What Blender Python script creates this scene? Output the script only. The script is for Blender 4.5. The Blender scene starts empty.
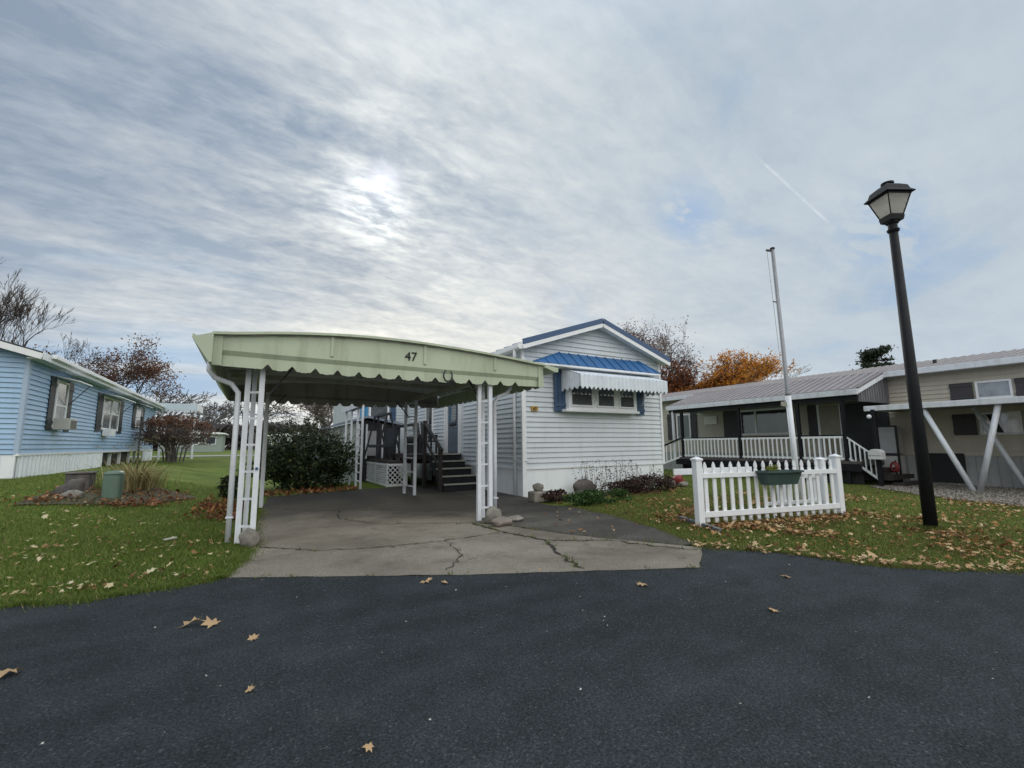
import bpy, math, random
import numpy as np
from mathutils import Vector, Matrix, noise as mnoise
random.seed(7)
R = math.radians
scene = bpy.context.scene
COL = scene.collection
W = bpy.data.worlds.new("World"); scene.world = W; W.use_nodes = True

# ------------------------------------------------------------------ materials
def new_mat(name):
    m = bpy.data.materials.new(name); m.use_nodes = True
    nt = m.node_tree; nt.nodes.clear()
    out = nt.nodes.new('ShaderNodeOutputMaterial'); b = nt.nodes.new('ShaderNodeBsdfPrincipled')
    nt.links.new(b.outputs[0], out.inputs[0])
    return m, nt, b
def nd(nt, t, **kw):
    n = nt.nodes.new(t)
    for k, v in kw.items():
        if hasattr(n, k): setattr(n, k, v)
        else: n.inputs[k].default_value = v
    return n
def mapping(nt, scale=(1, 1, 1), rot=(0, 0, 0), coord='Object'):
    tc = nt.nodes.new('ShaderNodeTexCoord'); mp = nt.nodes.new('ShaderNodeMapping')
    mp.inputs['Scale'].default_value = scale; mp.inputs['Rotation'].default_value = rot
    nt.links.new(tc.outputs[coord], mp.inputs[0]); return mp
def tex_noise(nt, mp, scale, detail=4, rough=.55):
    n = nt.nodes.new('ShaderNodeTexNoise'); n.inputs['Scale'].default_value = scale
    n.inputs['Detail'].default_value = detail; n.inputs['Roughness'].default_value = rough
    nt.links.new(mp.outputs[0], n.inputs['Vector']); return n
def ramp(nt, src, stops):
    r = nt.nodes.new('ShaderNodeValToRGB'); e = r.color_ramp.elements
    while len(e) < len(stops): e.new(.5)
    for i, (p, c) in enumerate(stops):
        e[i].position = p; e[i].color = (c[0], c[1], c[2], 1) if hasattr(c, '__len__') else (c, c, c, 1)
    nt.links.new(src, r.inputs[0]); return r
def mixc(nt, fac, a, b, mode='MIX'):
    m = nt.nodes.new('ShaderNodeMix'); m.data_type = 'RGBA'; m.blend_type = mode
    for s, v in ((m.inputs[0], fac), (m.inputs[6], a), (m.inputs[7], b)):
        if isinstance(v, bpy.types.NodeSocket): nt.links.new(v, s)
        elif hasattr(v, '__len__'): s.default_value = (v[0], v[1], v[2], 1)
        else: s.default_value = v if s.type == 'VALUE' else (v, v, v, 1)
    return m.outputs[2]
def bump(nt, b, src, strength=.3, dist=.01):
    n = nt.nodes.new('ShaderNodeBump'); n.inputs['Strength'].default_value = strength
    n.inputs['Distance'].default_value = dist
    nt.links.new(src, n.inputs['Height']); nt.links.new(n.outputs[0], b.inputs['Normal'])
def M(name, col, rough=.6, var=.12, scale=3.0, metal=0.0, bmp=.15, bscale=60, grime=None, gamt=.35, stretch=(1, 1, 1), spec=.5):
    m, nt, b = new_mat(name)
    mp = mapping(nt, stretch)
    n = tex_noise(nt, mp, scale, 6)
    lo = [c * (1 - var) for c in col]; hi = [min(.9, c * (1 + var)) for c in col]
    c = ramp(nt, n.outputs['Fac'], [(.3, lo), (.7, hi)]).outputs[0]
    if grime:
        g = tex_noise(nt, mapping(nt, (1.6, 1.6, .28)), 2.6, 9, .68)
        gm = ramp(nt, g.outputs['Fac'], [(.5, 0), (.72, gamt)]).outputs[0]
        c = mixc(nt, gm, c, grime)
    nt.links.new(c, b.inputs['Base Color'])
    b.inputs['Roughness'].default_value = rough; b.inputs['Metallic'].default_value = metal
    b.inputs['Specular IOR Level'].default_value = spec
    if bmp:
        n2 = tex_noise(nt, mp, bscale, 3); bump(nt, b, n2.outputs['Fac'], bmp, .004)
    return m
def M_island(name, stops, rough=.7, trans=0.0, spec=.3):
    """colour picked per loose piece (each leaf or blade keeps one colour of its own)"""
    m, nt, b = new_mat(name)
    g = nt.nodes.new('ShaderNodeNewGeometry')
    r = ramp(nt, g.outputs['Random Per Island'], stops); r.color_ramp.interpolation = 'LINEAR'
    nt.links.new(r.outputs[0], b.inputs['Base Color'])
    b.inputs['Roughness'].default_value = rough; b.inputs['Specular IOR Level'].default_value = spec
    if trans:
        out = [n for n in nt.nodes if n.type == 'OUTPUT_MATERIAL'][0]
        t = nt.nodes.new('ShaderNodeBsdfTranslucent'); nt.links.new(r.outputs[0], t.inputs[0])
        mx = nt.nodes.new('ShaderNodeMixShader'); mx.inputs[0].default_value = trans
        nt.links.new(b.outputs[0], mx.inputs[1]); nt.links.new(t.outputs[0], mx.inputs[2]); nt.links.new(mx.outputs[0], out.inputs[0])
    return m
def M_glass_dark(name, col=(.02, .025, .03), rough=.06):
    m, nt, b = new_mat(name)
    n = tex_noise(nt, mapping(nt), 2.5, 3)
    c = ramp(nt, n.outputs['Fac'], [(.35, [x * .6 for x in col]), (.65, [x * 1.5 for x in col])]).outputs[0]
    nt.links.new(c, b.inputs['Base Color']); b.inputs['Roughness'].default_value = rough
    b.inputs['Specular IOR Level'].default_value = 1.0; b.inputs['IOR'].default_value = 1.9
    bump(nt, b, tex_noise(nt, mapping(nt), 3, 2).outputs['Fac'], .08, .02)
    return m

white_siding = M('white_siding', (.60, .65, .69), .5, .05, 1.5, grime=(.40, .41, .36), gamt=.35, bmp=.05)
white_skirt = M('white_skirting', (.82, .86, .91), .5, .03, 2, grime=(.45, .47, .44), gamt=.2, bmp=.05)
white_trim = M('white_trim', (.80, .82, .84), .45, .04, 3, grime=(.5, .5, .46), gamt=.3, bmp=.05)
white_vinyl = M('white_vinyl', (.80, .82, .85), .4, .03, 3, grime=(.5, .5, .45), gamt=.22, bmp=.03)
white_metal = M('painted_white_metal', (.70, .73, .78), .5, .06, 8, grime=(.32, .27, .22), gamt=.5, bmp=.06)
awn_white = M('awning_white', (.70, .76, .82), .45, .05, 4, grime=(.4, .42, .42), gamt=.35, bmp=.05)
blue_metal = M('blue_metal', (.025, .115, .29), .42, .14, 2, bmp=.05, grime=(.08, .13, .20), gamt=.5)
blue_fascia = M('blue_trim', (.035, .085, .19), .4, .1, 2, bmp=.05)
blue_shutter = M('blue_shutter', (.045, .09, .17), .6, .15, 4)
grey_roof = M('grey_blue_roof', (.20, .24, .30), .5, .12, 2)
green_metal = M('pale_green_metal', (.45, .51, .375), .55, .07, 1.2, bmp=.12, bscale=14, grime=(.26, .28, .19), gamt=.55)
green_metal2 = M('pale_green_band', (.37, .425, .305), .5, .05, 1.2, bmp=.05, grime=(.25, .28, .2), gamt=.3)
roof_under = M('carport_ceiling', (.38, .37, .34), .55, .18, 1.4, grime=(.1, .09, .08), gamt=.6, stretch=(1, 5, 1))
dark_metal = M('dark_metal', (.02, .02, .024), .5, .2, 6)
black_paint = M('black_paint', (.010, .011, .014), .6, .3, 5, bmp=.25, bscale=90, spec=.25)
steps_black = M('step_carpet', (.018, .019, .022), .9, .3, 9)
nosing = M('step_nosing', (.42, .41, .36), .6, .15, 9)
brown_wood = M('brown_wood', (.035, .028, .025), .7, .3, 6, stretch=(1, 1, .2))
grey_wood = M('weathered_wood', (.14, .14, .15), .8, .35, 9, stretch=(1, 3, .15))
glass = M_glass_dark('window_glass')
glass_pale = M_glass_dark('window_glass_with_blind', (.2, .23, .26), .15)
blue_siding = M('blue_siding', (.33, .49, .68), .5, .06, 1.5, grime=(.22, .33, .45), gamt=.3, bmp=.05)
blue_trim2 = M('blue_corner_trim', (.38, .48, .62), .5, .05, 2)
shutter_black = M('black_shutter', (.014, .02, .026), .5, .2, 6)
shingles = M('dark_shingles', (.05, .05, .055), .9, .4, 12, bmp=.5, bscale=25)
beige_siding = M('beige_siding', (.52, .48, .40), .6, .06, 1.5, grime=(.3, .28, .22), gamt=.3, bmp=.05)
brown_shutter = M('brown_shutter', (.05, .045, .05), .6, .15, 5)
tin_roof = M('brown_tin_roof', (.165, .145, .15), .42, .12, 1.5, grime=(.1, .075, .07), gamt=.5)
tin_seam = M('roof_seam', (.33, .31, .32), .42, .12, 1.5)
concrete_stone = M('block_stone', (.23, .21, .18), .9, .35, 9, bmp=.6, bscale=30, grime=(.08, .08, .06), gamt=.6)
rock_m = M('field_stone', (.21, .195, .17), .85, .4, 7, bmp=.6, bscale=20)
rock_dark = M('dark_stone', (.10, .09, .085), .85, .4, 7, bmp=.6, bscale=20)
pedestal_green = M('utility_green', (.10, .17, .13), .5, .12, 4, grime=(.14, .16, .12), gamt=.5)
planter_green = M('planter_green', (.04, .075, .07), .55, .15, 6)
red_plastic = M('red_plastic', (.22, .025, .025), .5, .2, 6)
sage_wall = M('sage_wall', (.36, .42, .40), .6, .08, 2)
gravel_m = M('gravel_stone', (.17, .15, .125), .95, .6, 26, bmp=1, bscale=35, grime=(.10, .075, .045), gamt=.8)
bark = M('bark', (.075, .06, .052), .9, .35, 12, bmp=.5, bscale=30)
bark_grey = M('grey_bark', (.12, .105, .10), .9, .3, 12)
bark_far = M('far_bark', (.11, .10, .10), .9, .2, 3)
galv = M('galvanised_pole', (.27, .28, .30), .5, .12, 5, metal=.3)
rope_m = M('rope', (.5, .5, .48), .8, .1, 5)
gold = M('gold_plaque', (.42, .25, .05), .45, .15, 9)
frost, nt, b = new_mat('frosted_lamp_glass')
n = tex_noise(nt, mapping(nt), 5, 3)
nt.links.new(ramp(nt, n.outputs['Fac'], [(.3, (.5, .5, .48)), (.7, (.72, .72, .7))]).outputs[0], b.inputs['Base Color'])
b.inputs['Roughness'].default_value = .4
_o = [x for x in nt.nodes if x.type == 'OUTPUT_MATERIAL'][0]; _t = nd(nt, 'ShaderNodeBsdfTranslucent'); _t.inputs[0].default_value = (.9, .88, .84, 1); _m = nt.nodes.new('ShaderNodeMixShader'); _m.inputs[0].default_value = .85
nt.links.new(b.outputs[0], _m.inputs[1]); nt.links.new(_t.outputs[0], _m.inputs[2]); nt.links.new(_m.outputs[0], _o.inputs[0])
hedge_leaf = M_island('hedge_leaves', [(0, (.010, .018, .008)), (.55, (.024, .042, .016)), (.85, (.05, .072, .026)), (1, (.13, .12, .045))], .55, .15)
moss_leaf = M_island('low_plant_leaves', [(0, (.02, .04, .012)), (.6, (.04, .09, .02)), (1, (.08, .15, .04))], .6, .2)
purple_leaf = M_island('dark_purple_leaves', [(0, (.020, .012, .014)), (.6, (.05, .028, .026)), (1, (.10, .05, .035))], .6, .15)
rust_leaf = M_island('rust_leaves', [(0, (.09, .045, .035)), (.5, (.15, .07, .05)), (1, (.22, .13, .06))], .6, .4)
grey_twig_leaf = M_island('faded_leaves', [(0, (.08, .06, .055)), (.5, (.13, .09, .08)), (1, (.16, .12, .10))], .7, .2)
orange_leaf = M_island('orange_leaves', [(0, (.34, .11, .02)), (.5, (.62, .25, .035)), (1, (.78, .42, .07))], .6, .55)
maroon_leaf = M_island('maroon_leaves', [(0, (.14, .04, .02)), (.5, (.24, .08, .03)), (1, (.34, .13, .05))], .6, .45)
purple_tree = M_island('purple_brown_leaves', [(0, (.12, .06, .05)), (.6, (.19, .10, .085)), (1, (.27, .16, .13))], .6, .4)
pine_leaf = M_island('pine_needles', [(0, (.02, .03, .02)), (1, (.045, .06, .035))], .6, .1)
dry_grass = M_island('dry_ornamental_grass', [(0, (.13, .13, .05)), (.5, (.30, .25, .11)), (1, (.48, .41, .22))], .7, .3)
litter = M_island('fallen_leaf_colours', [(0, (.09, .035, .015)), (.3, (.19, .08, .028)), (.55, (.32, .16, .06)), (.8, (.44, .27, .12)), (1, (.56, .44, .26))], .75, .1)
litter_pale = M_island('pale_leaf_colours', [(0, (.12, .05, .02)), (.3, (.24, .14, .06)), (.6, (.36, .28, .13)), (.85, (.50, .43, .25)), (1, (.6, .54, .36))], .75, .1)
litter_red = M_island('rust_litter_colours', [(0, (.06, .025, .012)), (.4, (.17, .06, .024)), (.8, (.30, .12, .04)), (1, (.45, .27, .13))], .75, .1)
grit_m = M_island('grit_colours', [(0, (.03, .03, .03)), (.7, (.09, .085, .075)), (1, (.2, .19, .17))], .9)
pale_crumb = M_island('pale_crumb_colours', [(0, (.35, .34, .3)), (1, (.6, .6, .56))], .75)
pebble_m = M_island('pebble_colours', [(0, (.08, .07, .06)), (.5, (.2, .18, .15)), (1, (.38, .35, .3))], .9)
tan_leaf = M_island('tan_leaf_colours', [(0, (.34, .20, .10)), (.5, (.46, .30, .16)), (1, (.55, .42, .26))], .75, .1)
blade_m = M_island('grass_blades', [(0, (.05, .08, .014)), (.4, (.11, .17, .028)), (.75, (.16, .23, .045)), (.93, (.25, .26, .08)), (1, (.42, .35, .17))], .6, .4)
blade_r = M_island('olive_grass_blades', [(0, (.06, .07, .018)), (.4, (.12, .155, .032)), (.75, (.17, .21, .05)), (.92, (.27, .24, .1)), (1, (.42, .32, .16))], .6, .4)

def lawn_material():
    m, nt, b = new_mat('lawn')
    mp = mapping(nt)
    n = tex_noise(nt, mp, .55, 6); n2 = tex_noise(nt, mp, 22, 4, .7)
    base = ramp(nt, n.outputs['Fac'], [(.3, (.07, .10, .02)), (.55, (.12, .17, .032)), (.75, (.19, .21, .055))]).outputs[0]
    fine = ramp(nt, n2.outputs['Fac'], [(.3, .55), (.7, 1.35)]).outputs[0]
    c = mixc(nt, 1.0, base, fine, 'MULTIPLY')
    nt.links.new(c, b.inputs['Base Color']); b.inputs['Roughness'].default_value = .95
    b.inputs['Specular IOR Level'].default_value = .1
    bump(nt, b, n2.outputs['Fac'], .8, .03)
    return m
def asphalt_material(name, lo, hi, speck=.5):
    m, nt, b = new_mat(name)
    mp = mapping(nt)
    big = tex_noise(nt, mp, .45, 6, .6); mid = tex_noise(nt, mp, 3.5, 5, .6)
    fine = tex_noise(nt, mp, 75, 4, .75)
    v = nt.nodes.new('ShaderNodeTexVoronoi'); v.inputs['Scale'].default_value = 95; nt.links.new(mp.outputs[0], v.inputs['Vector'])
    c = ramp(nt, big.outputs['Fac'], [(.35, lo), (.68, hi)]).outputs[0]
    c = mixc(nt, 1.0, c, ramp(nt, mid.outputs['Fac'], [(.3, .82), (.75, 1.25)]).outputs[0], 'MULTIPLY')
    c = mixc(nt, 1.0, c, ramp(nt, fine.outputs['Fac'], [(.32, .35), (.5, 1.0), (.68, 2.3)]).outputs[0], 'MULTIPLY')
    # tyre-polished lanes along the road and old stains, each with its own shape
    tr = tex_noise(nt, mapping(nt, (.28, 1.6, 1), (0, 0, R(30))), 1.4, 6, .6)
    c = mixc(nt, 1.0, c, ramp(nt, tr.outputs['Fac'], [(.35, .84), (.65, 1.22)]).outputs[0], 'MULTIPLY')
    stn = tex_noise(nt, mapping(nt, (1, 1, 1), (0, 0, 1.1)), 1.1, 8, .72)
    c = mixc(nt, ramp(nt, stn.outputs['Fac'], [(.60, 0), (.74, .45)]).outputs[0], c, (.085, .088, .09))
    c = mixc(nt, ramp(nt, stn.outputs['Fac'], [(.24, .5), (.36, 0)]).outputs[0], c, (.014, .015, .017))
    rnd = ramp(nt, v.outputs['Color'], [(.86, 0), (.9, speck)]).outputs[0]
    c = mixc(nt, rnd, c, (.13, .135, .14))
    nt.links.new(c, b.inputs['Base Color']); b.inputs['Roughness'].default_value = .85
    b.inputs['Specular IOR Level'].default_value = .22
    add = nt.nodes.new('ShaderNodeMath'); add.operation = 'ADD'
    nt.links.new(fine.outputs['Fac'], add.inputs[0]); nt.links.new(v.outputs['Distance'], add.inputs[1])
    bump(nt, b, add.outputs[0], .9, .012)
    return m
def concrete_material():
    m, nt, b = new_mat('old_concrete')
    mp = mapping(nt)
    big = tex_noise(nt, mp, .6, 7, .6); fine = tex_noise(nt, mp, 70, 4, .7)
    c = ramp(nt, big.outputs['Fac'], [(.3, (.12, .105, .085)), (.5, (.215, .193, .157)), (.72, (.285, .26, .217))]).outputs[0]
    # dark damp staining and painted-in carport shade over the back of the slab, ragged edge
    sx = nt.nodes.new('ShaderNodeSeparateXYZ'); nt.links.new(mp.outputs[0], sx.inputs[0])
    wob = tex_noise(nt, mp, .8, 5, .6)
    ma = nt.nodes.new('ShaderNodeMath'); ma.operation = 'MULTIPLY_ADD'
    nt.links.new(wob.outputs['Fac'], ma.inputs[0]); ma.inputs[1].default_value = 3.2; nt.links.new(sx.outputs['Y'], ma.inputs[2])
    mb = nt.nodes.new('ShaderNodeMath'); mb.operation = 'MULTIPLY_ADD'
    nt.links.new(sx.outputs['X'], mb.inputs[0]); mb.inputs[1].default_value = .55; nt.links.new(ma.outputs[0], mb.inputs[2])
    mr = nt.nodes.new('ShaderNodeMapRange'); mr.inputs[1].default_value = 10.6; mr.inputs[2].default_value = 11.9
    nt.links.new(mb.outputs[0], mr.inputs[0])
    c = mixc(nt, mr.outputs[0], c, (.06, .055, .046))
    ms = tex_noise(nt, mp, 1.3, 6, .7)
    c = mixc(nt, ramp(nt, ms.outputs['Fac'], [(.52, 0), (.70, .65)]).outputs[0], c, (.09, .082, .06))
    oi = tex_noise(nt, mapping(nt, (1, 1, 1), (0, 0, .7)), 2.6, 5, .6)
    c = mixc(nt, ramp(nt, oi.outputs['Fac'], [(.64, 0), (.72, .6)]).outputs[0], c, (.05, .046, .04))
    c = mixc(nt, 1.0, c, ramp(nt, fine.outputs['Fac'], [(.25, .6), (.5, 1.0), (.75, 1.45)]).outputs[0], 'MULTIPLY')
    nt.links.new(c, b.inputs['Base Color']); b.inputs['Roughness'].default_value = .9
    b.inputs['Specular IOR Level'].default_value = .2
    bump(nt, b, fine.outputs['Fac'], .6, .008)
    return m
lawn_m = lawn_material()
asph_m = asphalt_material('asphalt', (.022, .0272, .031), (.035, .0425, .048), .55)
asph_old = asphalt_material('old_asphalt', (.055, .052, .047), (.115, .107, .094))
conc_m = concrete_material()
far_conc = M('far_concrete', (.26, .25, .24), .9, .15, 2)
crack_m = M('crack_dirt', (.02, .019, .014), .95, .4, 20)
soil_m = M('leaf_soil', (.06, .055, .03), .95, .5, 14, bmp=.8, bscale=30)

# ------------------------------------------------------------------ builders
def link(o): COL.objects.link(o); return o
def tag(o, label=None, cat=None, group=None, kind=None):
    if label: o['label'] = label
    if cat: o['category'] = cat
    if group: o['group'] = group
    if kind: o['kind'] = kind
    return o
def thing(name, label, cat, loc=(0, 0, 0), group=None):
    o = bpy.data.objects.new(name, None); link(o); o.location = loc; o.empty_display_size = .2
    return tag(o, label, cat, group)
def root_loc(p):
    while p.parent: p = p.parent
    return Vector(p.location)
class MB:
    def __init__(s): s.v = []; s.f = []
    def add(s, vs, fs):
        k = len(s.v); s.v += [tuple(x) for x in vs]; s.f += [tuple(i + k for i in f) for f in fs]; return s
    def box(s, x0, x1, y0, y1, z0, z1):
        return s.add([(x, y, z) for z in (z0, z1) for y in (y0, y1) for x in (x0, x1)],
                     [(0, 2, 3, 1), (4, 5, 7, 6), (0, 1, 5, 4), (2, 6, 7, 3), (0, 4, 6, 2), (1, 3, 7, 5)])
    def bar(s, p, q, w, h, up=(0, 0, 1)):
        p, q = Vector(p), Vector(q); d = (q - p).normalized(); u = Vector(up)
        if abs(d.dot(u)) > .98: u = Vector((0, 1, 0))
        a = d.cross(u).normalized(); u = a.cross(d).normalized()
        vs = [c + a * sx * w / 2 + u * sz * h / 2 for c in (p, q) for sz in (-1, 1) for sx in (-1, 1)]
        return s.add(vs, [(0, 2, 3, 1), (4, 5, 7, 6), (0, 1, 5, 4), (2, 6, 7, 3), (0, 4, 6, 2), (1, 3, 7, 5)])
    def tube(s, pts, rs, n=8, caps=True):
        pts = [Vector(p) for p in pts]
        if not hasattr(rs, '__len__'): rs = [rs] * len(pts)
        k = len(s.v); prev = None
        for i, p in enumerate(pts):
            d = (pts[min(i + 1, len(pts) - 1)] - pts[max(i - 1, 0)]).normalized()
            if prev is None:
                a = d.cross(Vector((0, 0, 1)))
                if a.length < .05: a = d.cross(Vector((0, 1, 0)))
            else: a = prev - d * prev.dot(d)
            a.normalize(); prev = a; b = d.cross(a)
            for j in range(n):
                t = 2 * math.pi * j / n; s.v.append(tuple(p + (a * math.cos(t) + b * math.sin(t)) * rs[i]))
        for i in range(len(pts) - 1):
            for j in range(n):
                j2 = (j + 1) % n
                s.f.append((k + i * n + j, k + i * n + j2, k + (i + 1) * n + j2, k + (i + 1) * n + j))
        if caps:
            s.f.append(tuple(k + j for j in range(n))[::-1]); s.f.append(tuple(k + (len(pts) - 1) * n + j for j in range(n)))
        return s
    def prism(s, poly, off):
        """poly: 3-D outline, off: extrusion vector"""
        n = len(poly); off = Vector(off); a = [Vector(p) for p in poly]
        return s.add(a + [p + off for p in a], [tuple(range(n))[::-1], tuple(range(n, 2 * n))] + [(i, (i + 1) % n, n + (i + 1) % n, n + i) for i in range(n)])
    def quad(s, *p): return s.add(p, [tuple(range(len(p)))])
    def build(s, name, mat, parent=None, loc=None, smooth=False, bev=0, label=None):
        base = root_loc(parent) if parent else Vector(loc if loc is not None else (0, 0, 0))
        me = bpy.data.meshes.new(name)
        vs = [(x - base.x, y - base.y, z - base.z) for x, y, z in s.v]
        me.from_pydata(vs, [], s.f); me.materials.append(mat)
        if smooth: me.polygons.foreach_set('use_smooth', [True] * len(me.polygons))
        me.update()
        o = bpy.data.objects.new(name, me); link(o)
        if parent: o.parent = parent
        else: o.location = base
        if bev:
            b = o.modifiers.new('edge', 'BEVEL'); b.width = bev; b.segments = 2; b.limit_method = 'ANGLE'
        if label: o['label'] = label
        return o
def np_mesh(name, V, F, mat, parent=None, loc=(0, 0, 0), smooth=False):
    """V (n,3) array, F (m,k) array of equal-size faces"""
    base = root_loc(parent) if parent else Vector(loc)
    V = np.asarray(V, np.float32) - np.array(base, np.float32); F = np.asarray(F, np.int32)
    me = bpy.data.meshes.new(name); k = F.shape[1]
    me.vertices.add(len(V)); me.vertices.foreach_set('co', V.ravel())
    me.loops.add(F.size); me.loops.foreach_set('vertex_index', F.ravel())
    me.polygons.add(len(F)); me.polygons.foreach_set('loop_start', np.arange(0, F.size, k, dtype=np.int32))
    me.polygons.foreach_set('loop_total', np.full(len(F), k, np.int32))
    me.materials.append(mat); me.update(); me.validate()
    o = bpy.data.objects.new(name, me); link(o)
    if parent: o.parent = parent
    else: o.location = base
    return o
def copy_tree(o, parent=None):
    c = o.copy(); COL.objects.link(c)
    if parent: c.parent = parent
    for ch in [x for x in COL.objects if x.parent == o]: copy_tree(ch, c)
    return c

def S(x): x = min(1, max(0, x)); return x * x * (3 - 2 * x)
def zt(u, v): return .56 * S((v - 6.2) / 9) * max(S((.3 - u) / 4.5), S((v - 20) / 10))
rng = np.random.default_rng(5)
def Sn(x): x = np.clip(x, 0, 1); return x * x * (3 - 2 * x)
def ztn(u, v): return .56 * Sn((v - 6.2) / 9) * np.maximum(Sn((.3 - u) / 4.5), Sn((v - 20) / 10))

def siding(mb, axis, c, a0, a1, z0, ztop, side, course=.2, lip=.022, start=None):
    """lap siding on the plane axis=c; a0..a1 along it; ztop(a)->height or number; side=+1/-1 outward"""
    gable = callable(ztop); z = z0
    zmax = max(ztop(a0 + (a1 - a0) * i / 40) for i in range(41)) if gable else ztop
    apex = max(range(41), key=lambda i: ztop(a0 + (a1 - a0) * i / 40)) / 40 * (a1 - a0) + a0 if gable else None
    def xr(zz):
        if not gable: return a0, a1
        if ztop(a0) >= zz: l = a0
        else:
            lo, hi = a0, apex
            for _ in range(20):
                md = (lo + hi) / 2
                if ztop(md) < zz: lo = md
                else: hi = md
            l = hi
        if ztop(a1) >= zz: r = a1
        else:
            lo, hi = apex, a1
            for _ in range(20):
                md = (lo + hi) / 2
                if ztop(md) < zz: hi = md
                else: lo = md
            r = lo
        return l, r
    P = (lambda a, o, zz: (a, c + side * o, zz)) if axis == 'v' else (lambda a, o, zz: (c + side * o, a, zz))
    while z < zmax - 1e-3:
        z1 = min(z + course, zmax); l0, r0 = xr(z); l1, r1 = xr(z1 - 1e-4)
        l0 = l0; q = [P(l0, lip, z), P(r0, lip, z), P(r1, .002, z1), P(l1, .002, z1)]
        mb.quad(*q)
        mb.quad(P(l0, 0, z), P(r0, 0, z), P(r0, lip, z), P(l0, lip, z))
        for a_, b_ in ((l0, l1), (r0, r1)):
            mb.quad(P(a_, 0, z), P(a_, lip, z), P(b_, .002, z1), P(b_, 0, z1))
        z = z1
    return mb
def ribbed(mb, axis, c, a0, a1, z0, z1, side, pitch=.18, d=.012):
    """vertical ribbed skirting sheet with thickness"""
    P = (lambda a, o, zz: (a, c + side * o, zz)) if axis == 'v' else (lambda a, o, zz: (c + side * o, a, zz))
    a = a0; pts = []
    while a < a1:
        pts += [(a, 0), (a + pitch * .72, 0), (a + pitch * .8, d), (a + pitch * .92, d)]; a += pitch
    pts = [p for p in pts if p[0] < a1] + [(a1, 0)]
    f = z0 if callable(z0) else (lambda a: z0)
    for (p, o), (q, o2) in zip(pts, pts[1:]):
        mb.quad(P(p, o + .01, f(p)), P(q, o2 + .01, f(q)), P(q, o2 + .01, z1), P(p, o + .01, z1))
        mb.quad(P(p, -.02, f(p)), P(q, -.02, f(q)), P(q, -.02, z1), P(p, -.02, z1))
    mb.quad(P(a0, -.02, z1), P(a1, -.02, z1), P(a1, .01, z1), P(a0, .01, z1))
    return mb
def rock(name, c, r, mat, seed, label=None, parent=None, cat='rock', group=None, flat=1):
    rnd = random.Random(seed); vs = []; fs = []; n, m = 18, 12
    off = Vector((rnd.random() * 50, rnd.random() * 50, 0))
    for i in range(m + 1):
        th = math.pi * i / m
        for j in range(n):
            ph = 2 * math.pi * j / n
            d = Vector((math.sin(th) * math.cos(ph), math.sin(th) * math.sin(ph), math.cos(th)))
            k = 1 + .32 * mnoise.noise(d * 1.3 + off) + .12 * mnoise.noise(d * 4 + off) + .04 * mnoise.noise(d * 11 + off)
            if flat != 1: d = Vector([math.copysign(abs(x) ** flat, x) for x in d])
            vs.append((c[0] + d.x * r[0] * k, c[1] + d.y * r[1] * k, max(c[2] - .02, c[2] + r[2] * .8 + d.z * r[2] * k)))
    for i in range(m):
        for j in range(n):
            fs.append((i * n + j, (i + 1) * n + j, (i + 1) * n + (j + 1) % n, i * n + (j + 1) % n))
    mb = MB(); mb.add(vs, fs); o = mb.build(name, mat, parent, loc=c, smooth=True)
    if label: tag(o, label, cat, group)
    return o
def text_mesh(name, body, size, mat, parent, loc, rot, depth=.008, bold=0.0):
    cu = bpy.data.curves.new(name, 'FONT'); cu.body = body; cu.size = size; cu.extrude = depth; cu.offset = bold
    cu.align_x = 'CENTER'
    t = bpy.data.objects.new(name + '_tmp', cu); link(t)
    dg = bpy.context.evaluated_depsgraph_get(); me = bpy.data.meshes.new_from_object(t.evaluated_get(dg))
    COL.objects.unlink(t); bpy.data.objects.remove(t)
    me.name = name; me.materials.clear(); me.materials.append(mat)
    o = bpy.data.objects.new(name, me); link(o); o.parent = parent
    o.location = Vector(loc) - root_loc(parent); o.rotation_euler = rot
    return o

# ------------------------------------------------------------------ camera (scene axes: x along the house fronts, y away from the road)
EYE = Vector((0, 0, 1.28)); Fpx = 450.0; PY = 444
pitch = math.atan((PY - 384) / Fpx); roll = R(.5); A = R(30)
cam = bpy.data.cameras.new('camera'); cam.sensor_width = 36; cam.lens = Fpx / 1024 * 36; cam.clip_end = 3000; cam.clip_start = .05
co = bpy.data.objects.new('camera', cam); link(co); scene.camera = co
fw0 = Vector((math.sin(A), math.cos(A), 0)); rt0 = Vector((math.cos(A), -math.sin(A), 0))
fw = fw0 * math.cos(pitch) + Vector((0, 0, math.sin(pitch))); up0 = -fw0 * math.sin(pitch) + Vector((0, 0, math.cos(pitch)))
rt = rt0 * math.cos(roll) - up0 * math.sin(roll); up = up0 * math.cos(roll) + rt0 * math.sin(roll)
mt = Matrix((rt, up, -fw)).transposed().to_4x4(); mt.translation = EYE; co.matrix_world = mt

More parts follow.
